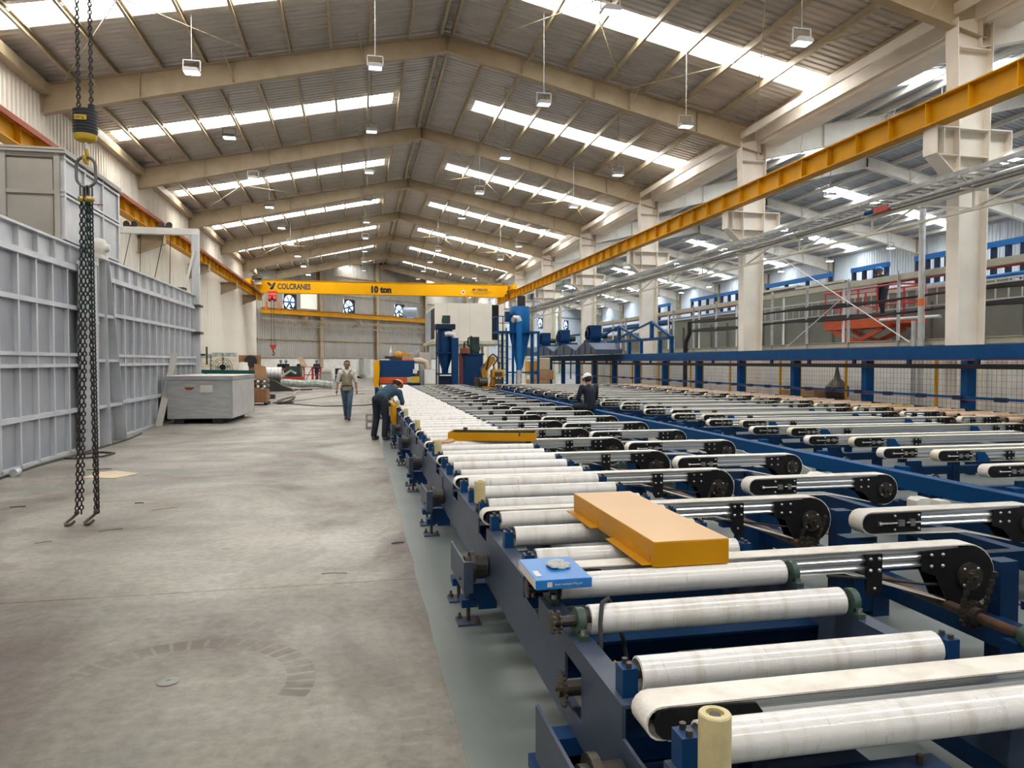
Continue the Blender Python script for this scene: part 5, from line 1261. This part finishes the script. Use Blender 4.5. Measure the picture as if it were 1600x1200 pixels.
# peaked blue frame before the hoods
pk = thing('peaked_canopy', 'blue open steelwork with two pointed gables standing on the gantry beam', 'frame', (12.55, 28, 2.06))
for y in (28.2, 29.4, 31.5, 33.0, 35.4): ob('post', MB().box(12.5,12.62,y-.07,y+.07,2.06,2.66), 'blue_gantry', pk)
ob('chord', MB().box(12.5,12.62,28.1,36,2.62,2.74), 'blue_gantry', pk)
for a, b_, c_ in ((28.2,30.3,35.4),(31.6,34.4,38.6)): ob('gable', MB().bar((12.55,a,2.7),(12.55,b_,3.44), .1,.1).bar((12.55,b_,3.44),(12.55,c_,2.72), .07,.07).box(12.5,12.62,b_-.1,b_+.1,2.7,3.42), 'blue_gantry', pk)
# tall cream cabin on legs behind
cb_ = thing('raised_cabin', 'white panelled cabin raised on steel legs under the far crane', 'cabin', (7.3, 54, 0))
ob('front_wall', MB().box(5.08,9.02,50,50.1,3.12,5.68).box(9.5,9.8,50,50.1,3.12,5.6), 'white_panel', cb_); ob('body', MB().box(5.2,9.75,50.1,57.8,3.12,5.6), 'white_panel', cb_)
ob('doorway_shade', MB().box(9.02,9.5,50.04,50.12,3.2,5.6), 'black_plate', cb_)  # black sheet painting the shade inside the open doorway
for i in range(3): ob('seam', MB().box(5.92+i*.78,5.935+i*.78,49.992,50,3.15,5.66), 'grey_panel', cb_)
ob('window_pane', MB().box(5.14,5.2,50.6,53.4,3.3,5.4), 'black_plate', cb_); ob('window_pane', MB().box(5.12,5.2,54.2,57.6,3.3,5.4), 'glass_blue', cb_)
ob('platform', MB().box(5.0,10,49.9,58,2.9,3.12), 'beige_steel', cb_)
for x in (5.3, 7.4, 9.6):
    for y in (50.3, 57.6): ob('leg', MB().box(x-.1,x+.1,y-.1,y+.1,0,2.9), 'beige_steel', cb_)
ob('roof_box', MB().box(8.4,8.95,51,52,5.6,6.15), 'white_paint', cb_)
tag(ob('wall_tank', MB().cyl((3.9,66,6.05),(5.1,66,6.05), .45, n=16).box(4.2,4.8,65.6,66.2,5.5,5.7), 'glass_blue', smooth=True), 'small pale blue tank hanging by the end wall beside the third fan', 'tank')

# ================================================================== STORES AT THE FAR LEFT
def slatbox(name, label, x0, x1, y0, y1, z0, z1, n, mat='wood', cat='crate'):
    root = thing(name, label, cat, ((x0+x1)/2, (y0+y1)/2, z0))
    ob('core', MB().box(x0+.03,x1-.03,y0+.03,y1-.03,z0+.1,z1-.01), mat, root); d = (x1-x0)/n
    sm = mesh('slat', MB().box(.006, d-.006, 0, .03, 0, z1-z0-.1), mat)
    for i in range(n): inst('slat', sm, root, (x0+i*d-(x0+x1)/2, y0-(y0+y1)/2, .1))
    ob('skid', MB().box(x0,x0+.12,y0,y1,z0,z0+.1).box(x1-.12,x1,y0,y1,z0,z0+.1), 'black_plate', root)
    return root
slatbox('wooden_crate', 'orange brown slatted crate behind the wrapped crate', -4.5,-3.5,30.0,31.2,0,.62,11)
bp = thing('cylinder_rack', 'rack of dark cylinders with white ends above the slatted crate', 'rack', (-3.95, 30.5, .62))
for i in range(4):
    for j in range(2):
        c = ob('cylinder', MB().cyl((-4.3+i*.24,30.0,.74+j*.2),(-4.3+i*.24,31.0,.74+j*.2), .09, n=12), 'steel_dark', bp, smooth=True); ob('cylinder_end', MB().cyl((-4.3+i*.24,29.985,.74+j*.2),(-4.3+i*.24,30.0,.74+j*.2), .055, n=12), 'white_paint', bp)
tag(ob('cardboard_sheet', MB().prism([(-3.95,1.02),(-3.5,1.0),(-3.55,1.5),(-3.98,1.62)], 'y', 30.2, 30.24), 'cardboard'), 'brown cardboard sheet leaning over the cylinder rack', 'cardboard')
for n_, (x0, x1, y, zt) in enumerate(((-8.0,-7.35,40,2.1),(-7.3,-6.75,40,2.18),(-6.7,-6.15,40,2.18))):
    q = thing('wrapped_pallet', f'{("left","middle","right")[n_]} one of three pallets of pale sacks behind the oven end', 'pallet', ((x0+x1)/2, y, 0), 'pallets of pale sacks')
    ob('pallet', MB().box(x0,x1,y-.4,y+.4,0,.12), 'wood', q)
    for i in range(9): ob('layer', MB().box(x0+.02*(i%2),x1-.02*((i+1)%2),y-.4,y+.4,.12+i*(zt-.12)/9,.10+(i+1)*(zt-.12)/9), 'tarp_mix' if i == 8 else 'crate_top', q, bevel=.03)
fn = thing('floor_fan', 'black round drum fan standing before the pale sacks', 'fan', (-5.95, 35, 0))
for r in (.12, .22, .32, .41): ob('guard_ring', MB().tube([(-5.95+r*math.cos(2*PI*i/24), 34.9, 1.45+r*math.sin(2*PI*i/24)) for i in range(24)], .010, 5, closed=True), 'black_plate', fn)
ob('guard_spoke', MB().bar((-6.36,34.9,1.45),(-5.54,34.9,1.45),.012,.012).bar((-5.95,34.9,1.04),(-5.95,34.9,1.86),.012,.012).bar((-6.24,34.9,1.16),(-5.66,34.9,1.74),.01,.01).bar((-6.24,34.9,1.74),(-5.66,34.9,1.16),.01,.01), 'black_plate', fn)
ob('motor', MB().cyl((-5.95,34.9,1.45),(-5.95,35.2,1.45), .12, n=12), 'black_plate', fn); ob('stand', MB().cyl((-5.95,35.1,.05),(-5.95,35.1,1.3), .03, n=8).box(-6.2,-5.7,34.9,35.3,0,.05), 'black_plate', fn)
ob('blade', MB().bar((-6.25,34.98,1.4),(-5.65,34.98,1.5),.02,.14).bar((-6.0,34.98,1.15),(-5.9,34.98,1.75),.14,.02), 'grey_panel', fn)
tb = thing('teal_beam', 'teal painted steel beam on stands behind the wrapped crate', 'beam', (-5.3, 33, 0))
ob('beam', MB().ibeam((-6.5,33,1.28),(-4.15,33,1.24), .16, .14), 'teal', tb)
for x in (-6.3, -4.4): ob('stand', MB().box(x-.05,x+.05,32.95,33.05,0,1.2), 'teal', tb)
tag(ob('plastic_drum', MB().lathe([(.2,.0),(.25,.05),(.25,1.45),(.21,1.55),(.21,1.66),(0,1.68)], (-5.05,34.6,0), 16), 'white_plastic', smooth=True), 'white plastic drum behind the teal beam', 'drum')
slatbox('open_crate', 'brown open wooden crate with dark coils, right of the pale sacks', -6.5,-5.4,43,44,0,2.05,6)
tag(ob('cable_coil', MB().lathe([(.16,-.05),(.34,-.05),(.34,.05),(.16,.05)], (-5.85,42.95,1.72), 16, 'y'), 'black_rubber'), 'dark cable coil hung on the open wooden crate', 'coil')
ic = thing('insulated_pipe', 'silver insulated pipe length lying on dark blocks', 'pipe', (-5.2, 45, 0))
ob('shell', MB().cyl((-6.1,45,1.0),(-4.4,45,1.0), .38, n=20), 'zinc', ic, smooth=True)
for i in range(8): ob('band', MB().cyl((-5.95+i*.21,45,1.0),(-5.92+i*.21,45,1.0), .39, n=20), 'white_paint', ic)
ob('block', MB().box(-6.1,-5.8,44.7,45.3,0,.66).box(-4.8,-4.5,44.7,45.3,0,.66), 'tarp_dark', ic)
tag(ob('dark_tarp', MB().prism([(-5.2,0),(-3.6,0),(-3.8,.16),(-4.3,.35),(-4.7,.62),(-5.1,.66)], 'y', 43.8, 44.6), 'tarp_dark'), 'dark tarpaulin heap in front of the silver pipe', 'tarp')
tag(ob('tarp_roll', MB().tube([(-4.7,47,.42),(-4.2,47,.40),(-3.4,47,.33),(-2.6,47,.36),(-1.9,47,.28),(-1.6,47,.24)], .23, 10), 'tarp_mix', smooth=True), 'long rolled tarpaulin in white and green on the floor', 'tarp')
tag(ob('steel_bars', MB().box(-5.2,-2.7,45.2,45.3,.0,.07).box(-5.1,-2.75,45.34,45.44,0,.07), 'tarp_dark'), 'dark steel bars flat on the floor before the tarpaulin roll', 'bars')
tag(ob('black_case', MB().box(-4.25,-3.75,35.1,35.5,.0,.2), 'tarp_dark', bevel=.01), 'small black case with a white dot on the floor', 'case')
tag(ob('case_dot', MB().cyl((-4.0,35.07,.1),(-4.0,35.1,.1), .05, n=10), 'white_paint'), 'white dot on the small black case', 'sticker')
rm = thing('red_machine', 'low red machine base under green machinery at the far left', 'machine', (-5.0, 58, 0))
ob('base', MB().box(-6.1,-4.1,57.5,58.5,0,.55), 'red_paint', rm); ob('green_body', MB().box(-5.4,-4.3,58.0,58.8,.55,1.35), 'motor_green', rm); ob('hood', MB().tube([(-6,58.2,.6),(-5.8,58.2,1.0),(-5.4,58.2,1.15),(-5.1,58.2,.9)], .1, 8), 'rust_red', rm); ob('hose', MB().tube([(-5.6,57.6,.6),(-5.3,57.6,.8),(-5.0,57.6,1.0),(-4.6,57.6,.8)], .09, 7), 'tarp_mix', rm)
for n_, x in enumerate((-4.0, -3.35)):
    rf = thing('red_barrier', f'{("left","right")[n_]} red tubular barrier frame by the far stores', 'barrier', (x+.3, 57.5, 0), 'red barriers')
    ob('frame', MB().tube([(x,57.5,.05),(x,57.5,1.3),(x+.58,57.5,1.3),(x+.58,57.5,.05)], .05, 6, closed=True), 'red_paint', rf); ob('brace', MB().bar((x,57.5,.1),(x+.58,57.5,1.25),.06,.06).bar((x,57.5,.7),(x+.58,57.5,.7),.06,.06), 'red_paint', rf)
tag(ob('plywood_panel', MB().prism([(-4.55,2.05),(-4.15,2.1),(-3.8,1.35),(-4.2,1.2)], 'y', 57.9, 57.96).box(-4.2,-4.1,57.9,57.96,0,1.4), 'cardboard_light'), 'pale plywood panel leaning above the red barriers', 'panel')
gm = thing('grey_compressor', 'grey machine right of the red barriers', 'machine', (-2.3, 57, 0))
ob('body', MB().box(-2.75,-1.95,56.6,57.3,.1,.8).cyl((-2.7,56.9,.95),(-2.0,56.9,.95),.22,n=12), 'oven_grey', gm); ob('wheel', MB().cyl((-2.6,56.5,.15),(-2.6,56.6,.15),.15,n=12).cyl((-2.1,56.5,.15),(-2.1,56.6,.15),.15,n=12), 'black_rubber', gm)
for z in (0, .58): tag(ob('black_crate', MB().box(-1.95,-1.4,64.5,65,z,z+.54).box(-1.9,-1.45,64.47,64.5,z+.08,z+.46), 'tarp_dark'), ('upper' if z else 'lower') + ' of two stacked black crates by the end wall', 'crate')
tag(ob('wall_cabinet', on_end(MB().box(12.6,13.6,.15,.6,.3,2.0).box(12.65,13.55,.6,.63,.4,1.9)), 'grey_panel'), 'pale electrical cabinet on the white end wall beside the saw machine', 'cabinet')
random.seed(9)
for i in range(7): tag(ob('boot', on_end(MB().prism([(9.6+i*.38,.9),(9.9+i*.38,.9),(9.9+i*.38,.6),(9.6+i*.38,.6)], 'z', .0, .12+.12*(i%2))), 'tarp_dark'), 'dark shoe in the row along the end wall', 'shoe', 'shoes along the end wall')
# cables on the floor
tag(ob('floor_cable', MB().tube([(-3.4,31.2,.02),(-3.1,30.8,.05),(-2.8,30.5,.05),(-2.5,30.2,.02),(-1.9,29.3,.02),(-1.3,28.6,.02),(-.5,28.7,.02),(.2,28.9,.02),(.55,29.4,.02)], .022, 6), 'cable', smooth=True), 'dark cable across the aisle floor from the slatted crate', 'cable')
cl = MB()
for j in range(4): cl.tube([(-2.85+(.28+.03*j)*math.cos(2*PI*i/18), 30.6+.16*math.sin(2*PI*i/18), .03+.05*j+.12*math.sin(2*PI*i/18+1)*(j>1)) for i in range(18)], .02, 5, closed=True)
tag(stuff(ob('coiled_hose', cl, 'cable')), 'coil of dark hose on the floor beside the slatted crate', 'hose')
tag(ob('thin_cable', MB().tube([(-3.2,31.5,.01),(-2.4,33.5,.01),(-1.7,36,.01),(-.9,38.2,.01),(.3,39.4,.01)], .014, 5), 'cable'), 'thin cable curving over the far aisle floor', 'cable')
tag(ob('wooden_stick', MB().bar((-3.28,39.1,.02),(-3.42,46,.02), .05,.03), 'cardboard_light'), 'pale stick lying on the far floor', 'stick')
tag(ob('oven_cable', MB().tube([(-5.05,10.5,.02),(-5.08,12.1,.02),(-5.1,13.2,.02),(-5.05,14.1,.02),(-4.98,14.9,.02),(-4.95,15.9,.02),(-4.9,17.2,.02),(-4.98,18.6,.02)], .018, 6), 'cable', smooth=True), 'dark cable running along the foot of the oven', 'cable')
tag(ob('cable_loop', MB().tube([(-5.0+.0,14.05,.02),(-4.75,14.0,.02),(-4.45,14.25,.02),(-4.4,14.7,.02),(-4.7,14.9,.02),(-5.0,14.6,.02)], .018, 6, closed=True), 'cable', smooth=True), 'loop of dark cable on the floor by the oven', 'cable')
tag(ob('wire_reel', MB().cyl((-4.98,12.05,.06),(-4.98,12.2,.06), .06, n=12), 'zinc', smooth=True), 'small grey reel on the oven cable', 'reel')
tag(ob('cardboard_piece', MB().prism([(-3.95,11.75),(-3.45,11.6),(-3.28,12.05),(-3.7,12.4),(-3.9,12.3)], 'z', .001, .008), 'cardboard_light'), 'torn flat piece of cardboard on the floor behind the chains', 'cardboard')
dr_ = thing('floor_disc', 'round grey metal disc on the floor at the lower left', 'disc', (-1.0, 4.15, 0))
ob('disc', MB().lathe([(.012,.001),(.056,.001),(.058,.004),(.05,.007),(.014,.008),(.012,.004)], (-1.0,4.15,0), 24), 'zinc_dull', dr_, smooth=True)
for n_, (x, y, l, a, m_) in enumerate(((-2.58,9.49,.10,.1,'tarp_dark'),(-3.9,9.53,.16,.15,'tarp_dark'),(-4.0,12.6,.35,.2,'tarp_dark'),(-2.45,8.02,.22,.35,'cable'),(-2.9,7.6,.14,.5,'cable'),(-2.2,9.1,.3,.5,'cardboard_light'),(.35,6.9,.12,.2,'tarp_dark'),(-.2,6.0,.2,-.1,'cable'))):
    nm = ('short black rod right of the chain hooks','black rod at the left edge of the floor','dark strip left of the cardboard piece','bent wire just before the chain hooks','thin wire left of the chain hooks','pale splinter right of the chain hooks','dark sliver on the edge of the painted floor','curved wire on the floor in mid aisle')[n_]
    tag(ob('floor_scrap', MB().tube([(x-l/2*math.cos(a),y-l/2*math.sin(a),.008),(x,y+.01,.01),(x+l/2*math.cos(a),y+l/2*math.sin(a),.008)], .006 if m_ != 'cable' else .003, 5), m_), nm, 'scrap')
# hollow block
hbk = MB(); x, y = .27, 18.9
for (a, b_, c_, d2) in ((-.1,-.052,0,.39),(.052,.1,0,.39),(-.052,.052,0,.05),(-.052,.052,.165,.225),(-.052,.052,.34,.39)): hbk.box(x+a,x+b_,y-.1,y+.1,c_,d2)
tag(ob('hollow_block', hbk, 'concrete_block'), 'grey hollow concrete block standing on end beside the roller table', 'block')
# ================================================================== PEOPLE
def rmesh(name, mb, mat, parent, vox, it=4):
    """several overlapping volumes fused into one continuous surface"""
    o = ob(name, mb, mat, parent, local=True)
    r = o.modifiers.new('fuse', 'REMESH'); r.mode = 'VOXEL'; r.voxel_size = vox; r.use_smooth_shade = True
    s = o.modifiers.new('soften', 'SMOOTH'); s.iterations = it; s.factor = .5
    return o
def hand(mb, w, d, side, out):
    """palm, four unequal bent fingers and a thumb leaving the side of the palm; d = direction of the hand"""
    w = Vector(w); d = Vector(d).normalized(); out = Vector(out).normalized(); n = d.cross(out).normalized()
    palm = w + d*.05; mb.ball(palm, .038, 8, sc=(1,1,1.15))
    mb.capsule(w, w+d*.085, .026, .030, 8)
    for i, l in enumerate((.068, .078, .072, .055)):
        b = w + d*.085 + out*(.030 - .020*i); k = b + d*l*.5 + n*.006*side; t = k + d*l*.42 + n*.022*side
        mb.capsule(b, k, .0105, .0095, 6); mb.capsule(k, t, .0095, .008, 6)
    b = w + d*.03 + out*.032; k = b + d*.035 + out*.022; mb.capsule(b, k, .013, .011, 6); mb.capsule(k, k + d*.032, .011, .009, 6)
def person(label, loc, rz, J, cl, vox=.009, scale=1.0, hands=True, face=True):
    """J: joint positions (standing frame, facing -y). cl: clothing dict"""
    V = {k: Vector(v) for k, v in J.items()}
    up = (V['head']-V['neck']).normalized(); f = Vector(J.get('look', (0,-1,0))).normalized(); sd = up.cross(f).normalized()
    b = MB()
    b.capsule(V['pelvis'], V['belly'], .125, .12); b.capsule(V['belly'], V['chest'], .12, .135); b.capsule(V['chest'], V['neck'], .12, .055)
    for s in 'lr':
        b.capsule(V['sh'+s], V['chest'], .055, .10); b.capsule(V['sh'+s], V['el'+s], .052, .040); b.capsule(V['el'+s], V['wr'+s], .040, .027)
        b.capsule(V['hi'+s], V['kn'+s], .085, .055); b.capsule(V['kn'+s], V['an'+s], .055, .038); b.capsule(V['an'+s], V['to'+s], .035, .030)
        if hands: hand(b, V['wr'+s], V['wr'+s]-V['el'+s], 1 if s == 'l' else -1, f if s == 'l' else f)
        else: b.ball(V['wr'+s]+(V['wr'+s]-V['el'+s]).normalized()*.06, .045, 8)
    b.capsule(V['neck'], V['head']-up*.04, .055, .05)
    h = V['head']
    # skull, jaw, nose, brow, ears in the head's own axes
    b.ball(h + up*.035 - f*.008, .092, 12); b.ball(h - up*.035 + f*.012, .073, 10); b.ball(h - up*.075 + f*.03, .042, 8)
    b.capsule(h + up*.01 + f*.088, h - up*.028 + f*.100, .012, .018, 6); b.capsule(h + up*.022 - sd*.05 + f*.072, h + up*.022 + sd*.05 + f*.072, .016, .016, 6)
    for s in (-1, 1): b.ball(h + sd*s*.088, .022, 6)
    body = rmesh('person', b, 'skin', None, vox)
    body.location = loc; body.rotation_euler = (0, 0, rz); body.scale = (scale,)*3
    tag(body, label, 'person')
    def part(name, mb, mat, v=None, it=3): return rmesh(name, mb, mat, body, v or vox*1.3, it)
    if face:
        e = MB()
        for s in (-1, 1): e.ball(h + sd*s*.032 + f*.084 + up*.004, .010, 6); e.capsule(h + sd*s*.018 + f*.094 + up*.026, h + sd*s*.048 + f*.082 + up*.028, .006, .005, 6)
        e.capsule(h - sd*.022 - up*.052 + f*.082, h + sd*.022 - up*.052 + f*.082, .006, .006, 6)
        ob('face_feature', e, 'hair_black', body, local=True)
    t = MB()
    t.capsule(V['pelvis']-Vector((0,0,.02)), V['pelvis']+(V['belly']-V['pelvis'])*.45, .142, .138)
    for s in 'lr': t.capsule(V['hi'+s], V['kn'+s], .102, .075); t.capsule(V['kn'+s], V['an'+s]+(V['kn'+s]-V['an'+s])*.08, .074, .066)
    part('trousers', t, cl['trousers'])
    s_ = MB(); s_.capsule(V['pelvis']+(V['belly']-V['pelvis'])*.3, V['belly'], .143, .14); s_.capsule(V['belly'], V['chest'], .14, .155); s_.capsule(V['chest'], V['chest']+(V['neck']-V['chest'])*.72, .14, .075)
    k = cl.get('sleeve', 1.0)
    for s in 'lr':
        s_.capsule(V['sh'+s], V['chest'], .075, .11)
        if k >= 1.5: s_.capsule(V['sh'+s], V['el'+s], .072, .058); s_.capsule(V['el'+s], V['el'+s]+(V['wr'+s]-V['el'+s])*(k-1), .058, .044)
        else: s_.capsule(V['sh'+s], V['sh'+s]+(V['el'+s]-V['sh'+s])*k, .072, .062)
    part('shirt', s_, cl['shirt'])
    if 'vest' in cl:
        v = MB(); v.capsule(V['pelvis']+Vector((0,0,.03)), V['belly'], .156, .152); v.cyl(V['pelvis']+Vector((0,0,-.09)), V['pelvis']+Vector((0,0,.04)), .160, .156, n=16); v.capsule(V['belly'], V['chest'], .152, .166)
        for s in 'lr': v.capsule(V['chest'], V['sh'+s]*.72+V['chest']*.28+Vector((0,0,.02)), .13, .075)
        part('vest', v, cl['vest'])
        u = MB(); u.capsule(V['belly']+f*.105, V['chest']+f*.11, .064, .066)
        part('tee_front', u, 'shirt_grey')
        k_ = MB(); k_.capsule(V['neck']-sd*.05-up*.03+f*.04, V['chest']+f*.15+up*.07, .022, .018); k_.capsule(V['neck']+sd*.05-up*.03+f*.04, V['chest']+f*.15+up*.07, .022, .018)
        part('collar', k_, 'shirt_white')
    for s in 'lr':
        sh = MB(); sh.capsule(V['an'+s]+Vector((0,0,-.01)), V['an'+s]+Vector((0,0,-.035)), .052, .045); sh.capsule(V['an'+s]+Vector((0,0,-.045)), V['to'+s]+Vector((0,0,-.005)), .042, .038); sh.capsule(V['an'+s]+Vector((0,0,-.005)), V['to'+s], .050, .042)
        part('shoe', sh, cl['shoe'])
    if 'helmet' in cl:
        m_ = MB(); c = h + up*.035 - f*.012
        ringp = []
        for i in range(7):
            ph = PI/2*i/6
            for j in range(18):
                th = 2*PI*j/18; r = .126*math.cos(ph); ringp.append(c + sd*r*math.cos(th)*.92 + f*r*math.sin(th)*1.08 + up*.122*math.sin(ph))
        m_.add(ringp, [(i*18+j, i*18+(j+1)%18, (i+1)*18+(j+1)%18, (i+1)*18+j) for i in range(6) for j in range(18)])
        o = ob('helmet', m_, cl['helmet'], body, local=True, smooth=True)
        bmv = MB(); br_ = []
        for r, dz in ((.120, 0), (.136, -.004)):
            for j in range(18):
                th = 2*PI*j/18; ex = .035*max(0, math.sin(th))**2 if r > .12 else 0; br_.append(c + sd*r*math.cos(th)*.94 + f*(r+ex)*math.sin(th)*1.08 + up*dz)
        bmv.add(br_, [(j, (j+1)%18, 18+(j+1)%18, 18+j) for j in range(18)])
        hr = MB(); hr.ball(h + up*.01 - f*.03, .092, 10); part('hair', hr, 'hair_black')
        o2 = ob('helmet_brim', bmv, cl['helmet'], body, local=True); sd2 = o2.modifiers.new('thick', 'SOLIDIFY'); sd2.thickness = .005
    else:
        hr = MB(); hr.ball(h + up*.050 - f*.022, .094, 12); hr.ball(h + up*.02 - f*.045, .080, 10); part('hair', hr, cl.get('hair', 'hair_black'))
    if 'belt' in cl:
        bl = MB(); c = V['pelvis']+(V['belly']-V['pelvis'])*.35
        bl.tube([c + Vector((.150*math.cos(2*PI*i/24), .148*math.sin(2*PI*i/24), 0)) for i in range(24)], .018, 6, closed=True); ob('belt', bl, 'shoe', body, local=True, smooth=True)
    return body

walk = dict(pelvis=(0,0,.95), belly=(0,-.01,1.10), chest=(0,-.01,1.28), neck=(0,-.02,1.47), head=(.005,-.04,1.60),
            shl=(.185,0,1.40), shr=(-.185,0,1.40), ell=(.255,.03,1.12), elr=(-.26,.02,1.12), wrl=(.275,-.06,.88), wrr=(-.285,-.05,.88),
            hil=(.09,0,.91), hir=(-.09,0,.91), knl=(.075,-.13,.50), knr=(-.055,.06,.48), anl=(.045,-.10,.085), anr=(-.03,.20,.12), tol=(.06,-.25,.045), tor=(-.04,.06,.045))
person('man in a khaki vest and jeans walking towards the camera in the aisle', (-.33, 21.9, 0), 0, walk,
       dict(trousers='jeans', shirt='shirt_white', vest='vest_khaki', shoe='shoe', sleeve=.95, belt=1), vox=.008)
bend = dict(pelvis=(0,.0,.90), belly=(0,-.16,.99), chest=(0,-.36,1.05), neck=(0,-.53,1.13), head=(.0,-.66,1.19), look=(0,-.80,-.60),
            shl=(.19,-.45,1.02), shr=(-.19,-.45,1.02), ell=(.24,-.50,.78), elr=(-.22,-.52,.80), wrl=(.14,-.66,.70), wrr=(-.10,-.70,.72),
            hil=(.095,.01,.88), hir=(-.095,.01,.88), knl=(.12,-.03,.48), knr=(-.12,-.02,.48), anl=(.14,.06,.085), anr=(-.14,.06,.085), tol=(.15,-.10,.045), tor=(-.15,-.10,.045))
person('worker in dark blue with an orange helmet bending over the roller table', (.46, 16.15, 0), math.radians(180-36), bend,
       dict(trousers='work_navy', shirt='work_blue', shoe='shoe_grey', sleeve=1.6, helmet='helmet_orange'), vox=.010)
sit = dict(pelvis=(0,0,.66), belly=(0,.02,.80), chest=(0,.0,.98), neck=(0,-.04,1.16), head=(.0,-.09,1.28), look=(0,-.9,-.4),
           shl=(.195,-.02,1.09), shr=(-.195,-.02,1.09), ell=(.25,-.10,.84), elr=(-.25,-.10,.84), wrl=(.10,-.28,.78), wrr=(-.10,-.28,.78),
           hil=(.10,0,.63), hir=(-.10,0,.63), knl=(.16,-.38,.62), knr=(-.04,-.40,.62), anl=(.17,-.40,.20), anr=(-.06,-.42,.20), tol=(.18,-.54,.15), tor=(-.07,-.56,.15))
person('worker in navy with a white helmet sitting with his back turned on the blue rail', (5.42, 16.9, -.01), math.radians(180+14), sit,
       dict(trousers='work_navy', shirt='work_navy', shoe='shoe', sleeve=1.9, helmet='helmet_white'), vox=.011)
lean = dict(walk); lean.update(chest=(0,-.08,1.24), neck=(0,-.16,1.40), head=(0,-.22,1.50), shl=(.185,-.10,1.34), shr=(-.185,-.10,1.34), ell=(.24,-.22,1.12), elr=(-.24,-.22,1.12), wrl=(.15,-.42,1.1), wrr=(-.15,-.42,1.1))
person('worker with a blue helmet leaning on the rail of the scissor lift', (16.45, 20.75, 3.08), math.radians(-60), lean,
       dict(trousers='work_navy', shirt='work_navy', shoe='shoe', sleeve=1.9, helmet='helmet_blue'), vox=.014)
for n_, (x, y, rz, hm, lb) in enumerate(((-6.0,60.5,.5,'helmet_blue','worker in dark clothes left of the others by the far stores'), (-5.55,60.2,-.4,'helmet_blue','dark clad worker with a grey blue helmet by the silver pipe'), (-4.55,61,.3,'helmet_orange','dark clad worker half hidden behind the plywood panel'), (-3.3,61.5,-.2,'helmet_blue','dark clad worker standing behind the red barriers'))):
    person(lb, (x, y, 0), rz, walk, dict(trousers='work_navy', shirt='work_navy', shoe='shoe', sleeve=1.9, helmet=hm), vox=.025, scale=1.05, hands=False, face=False)
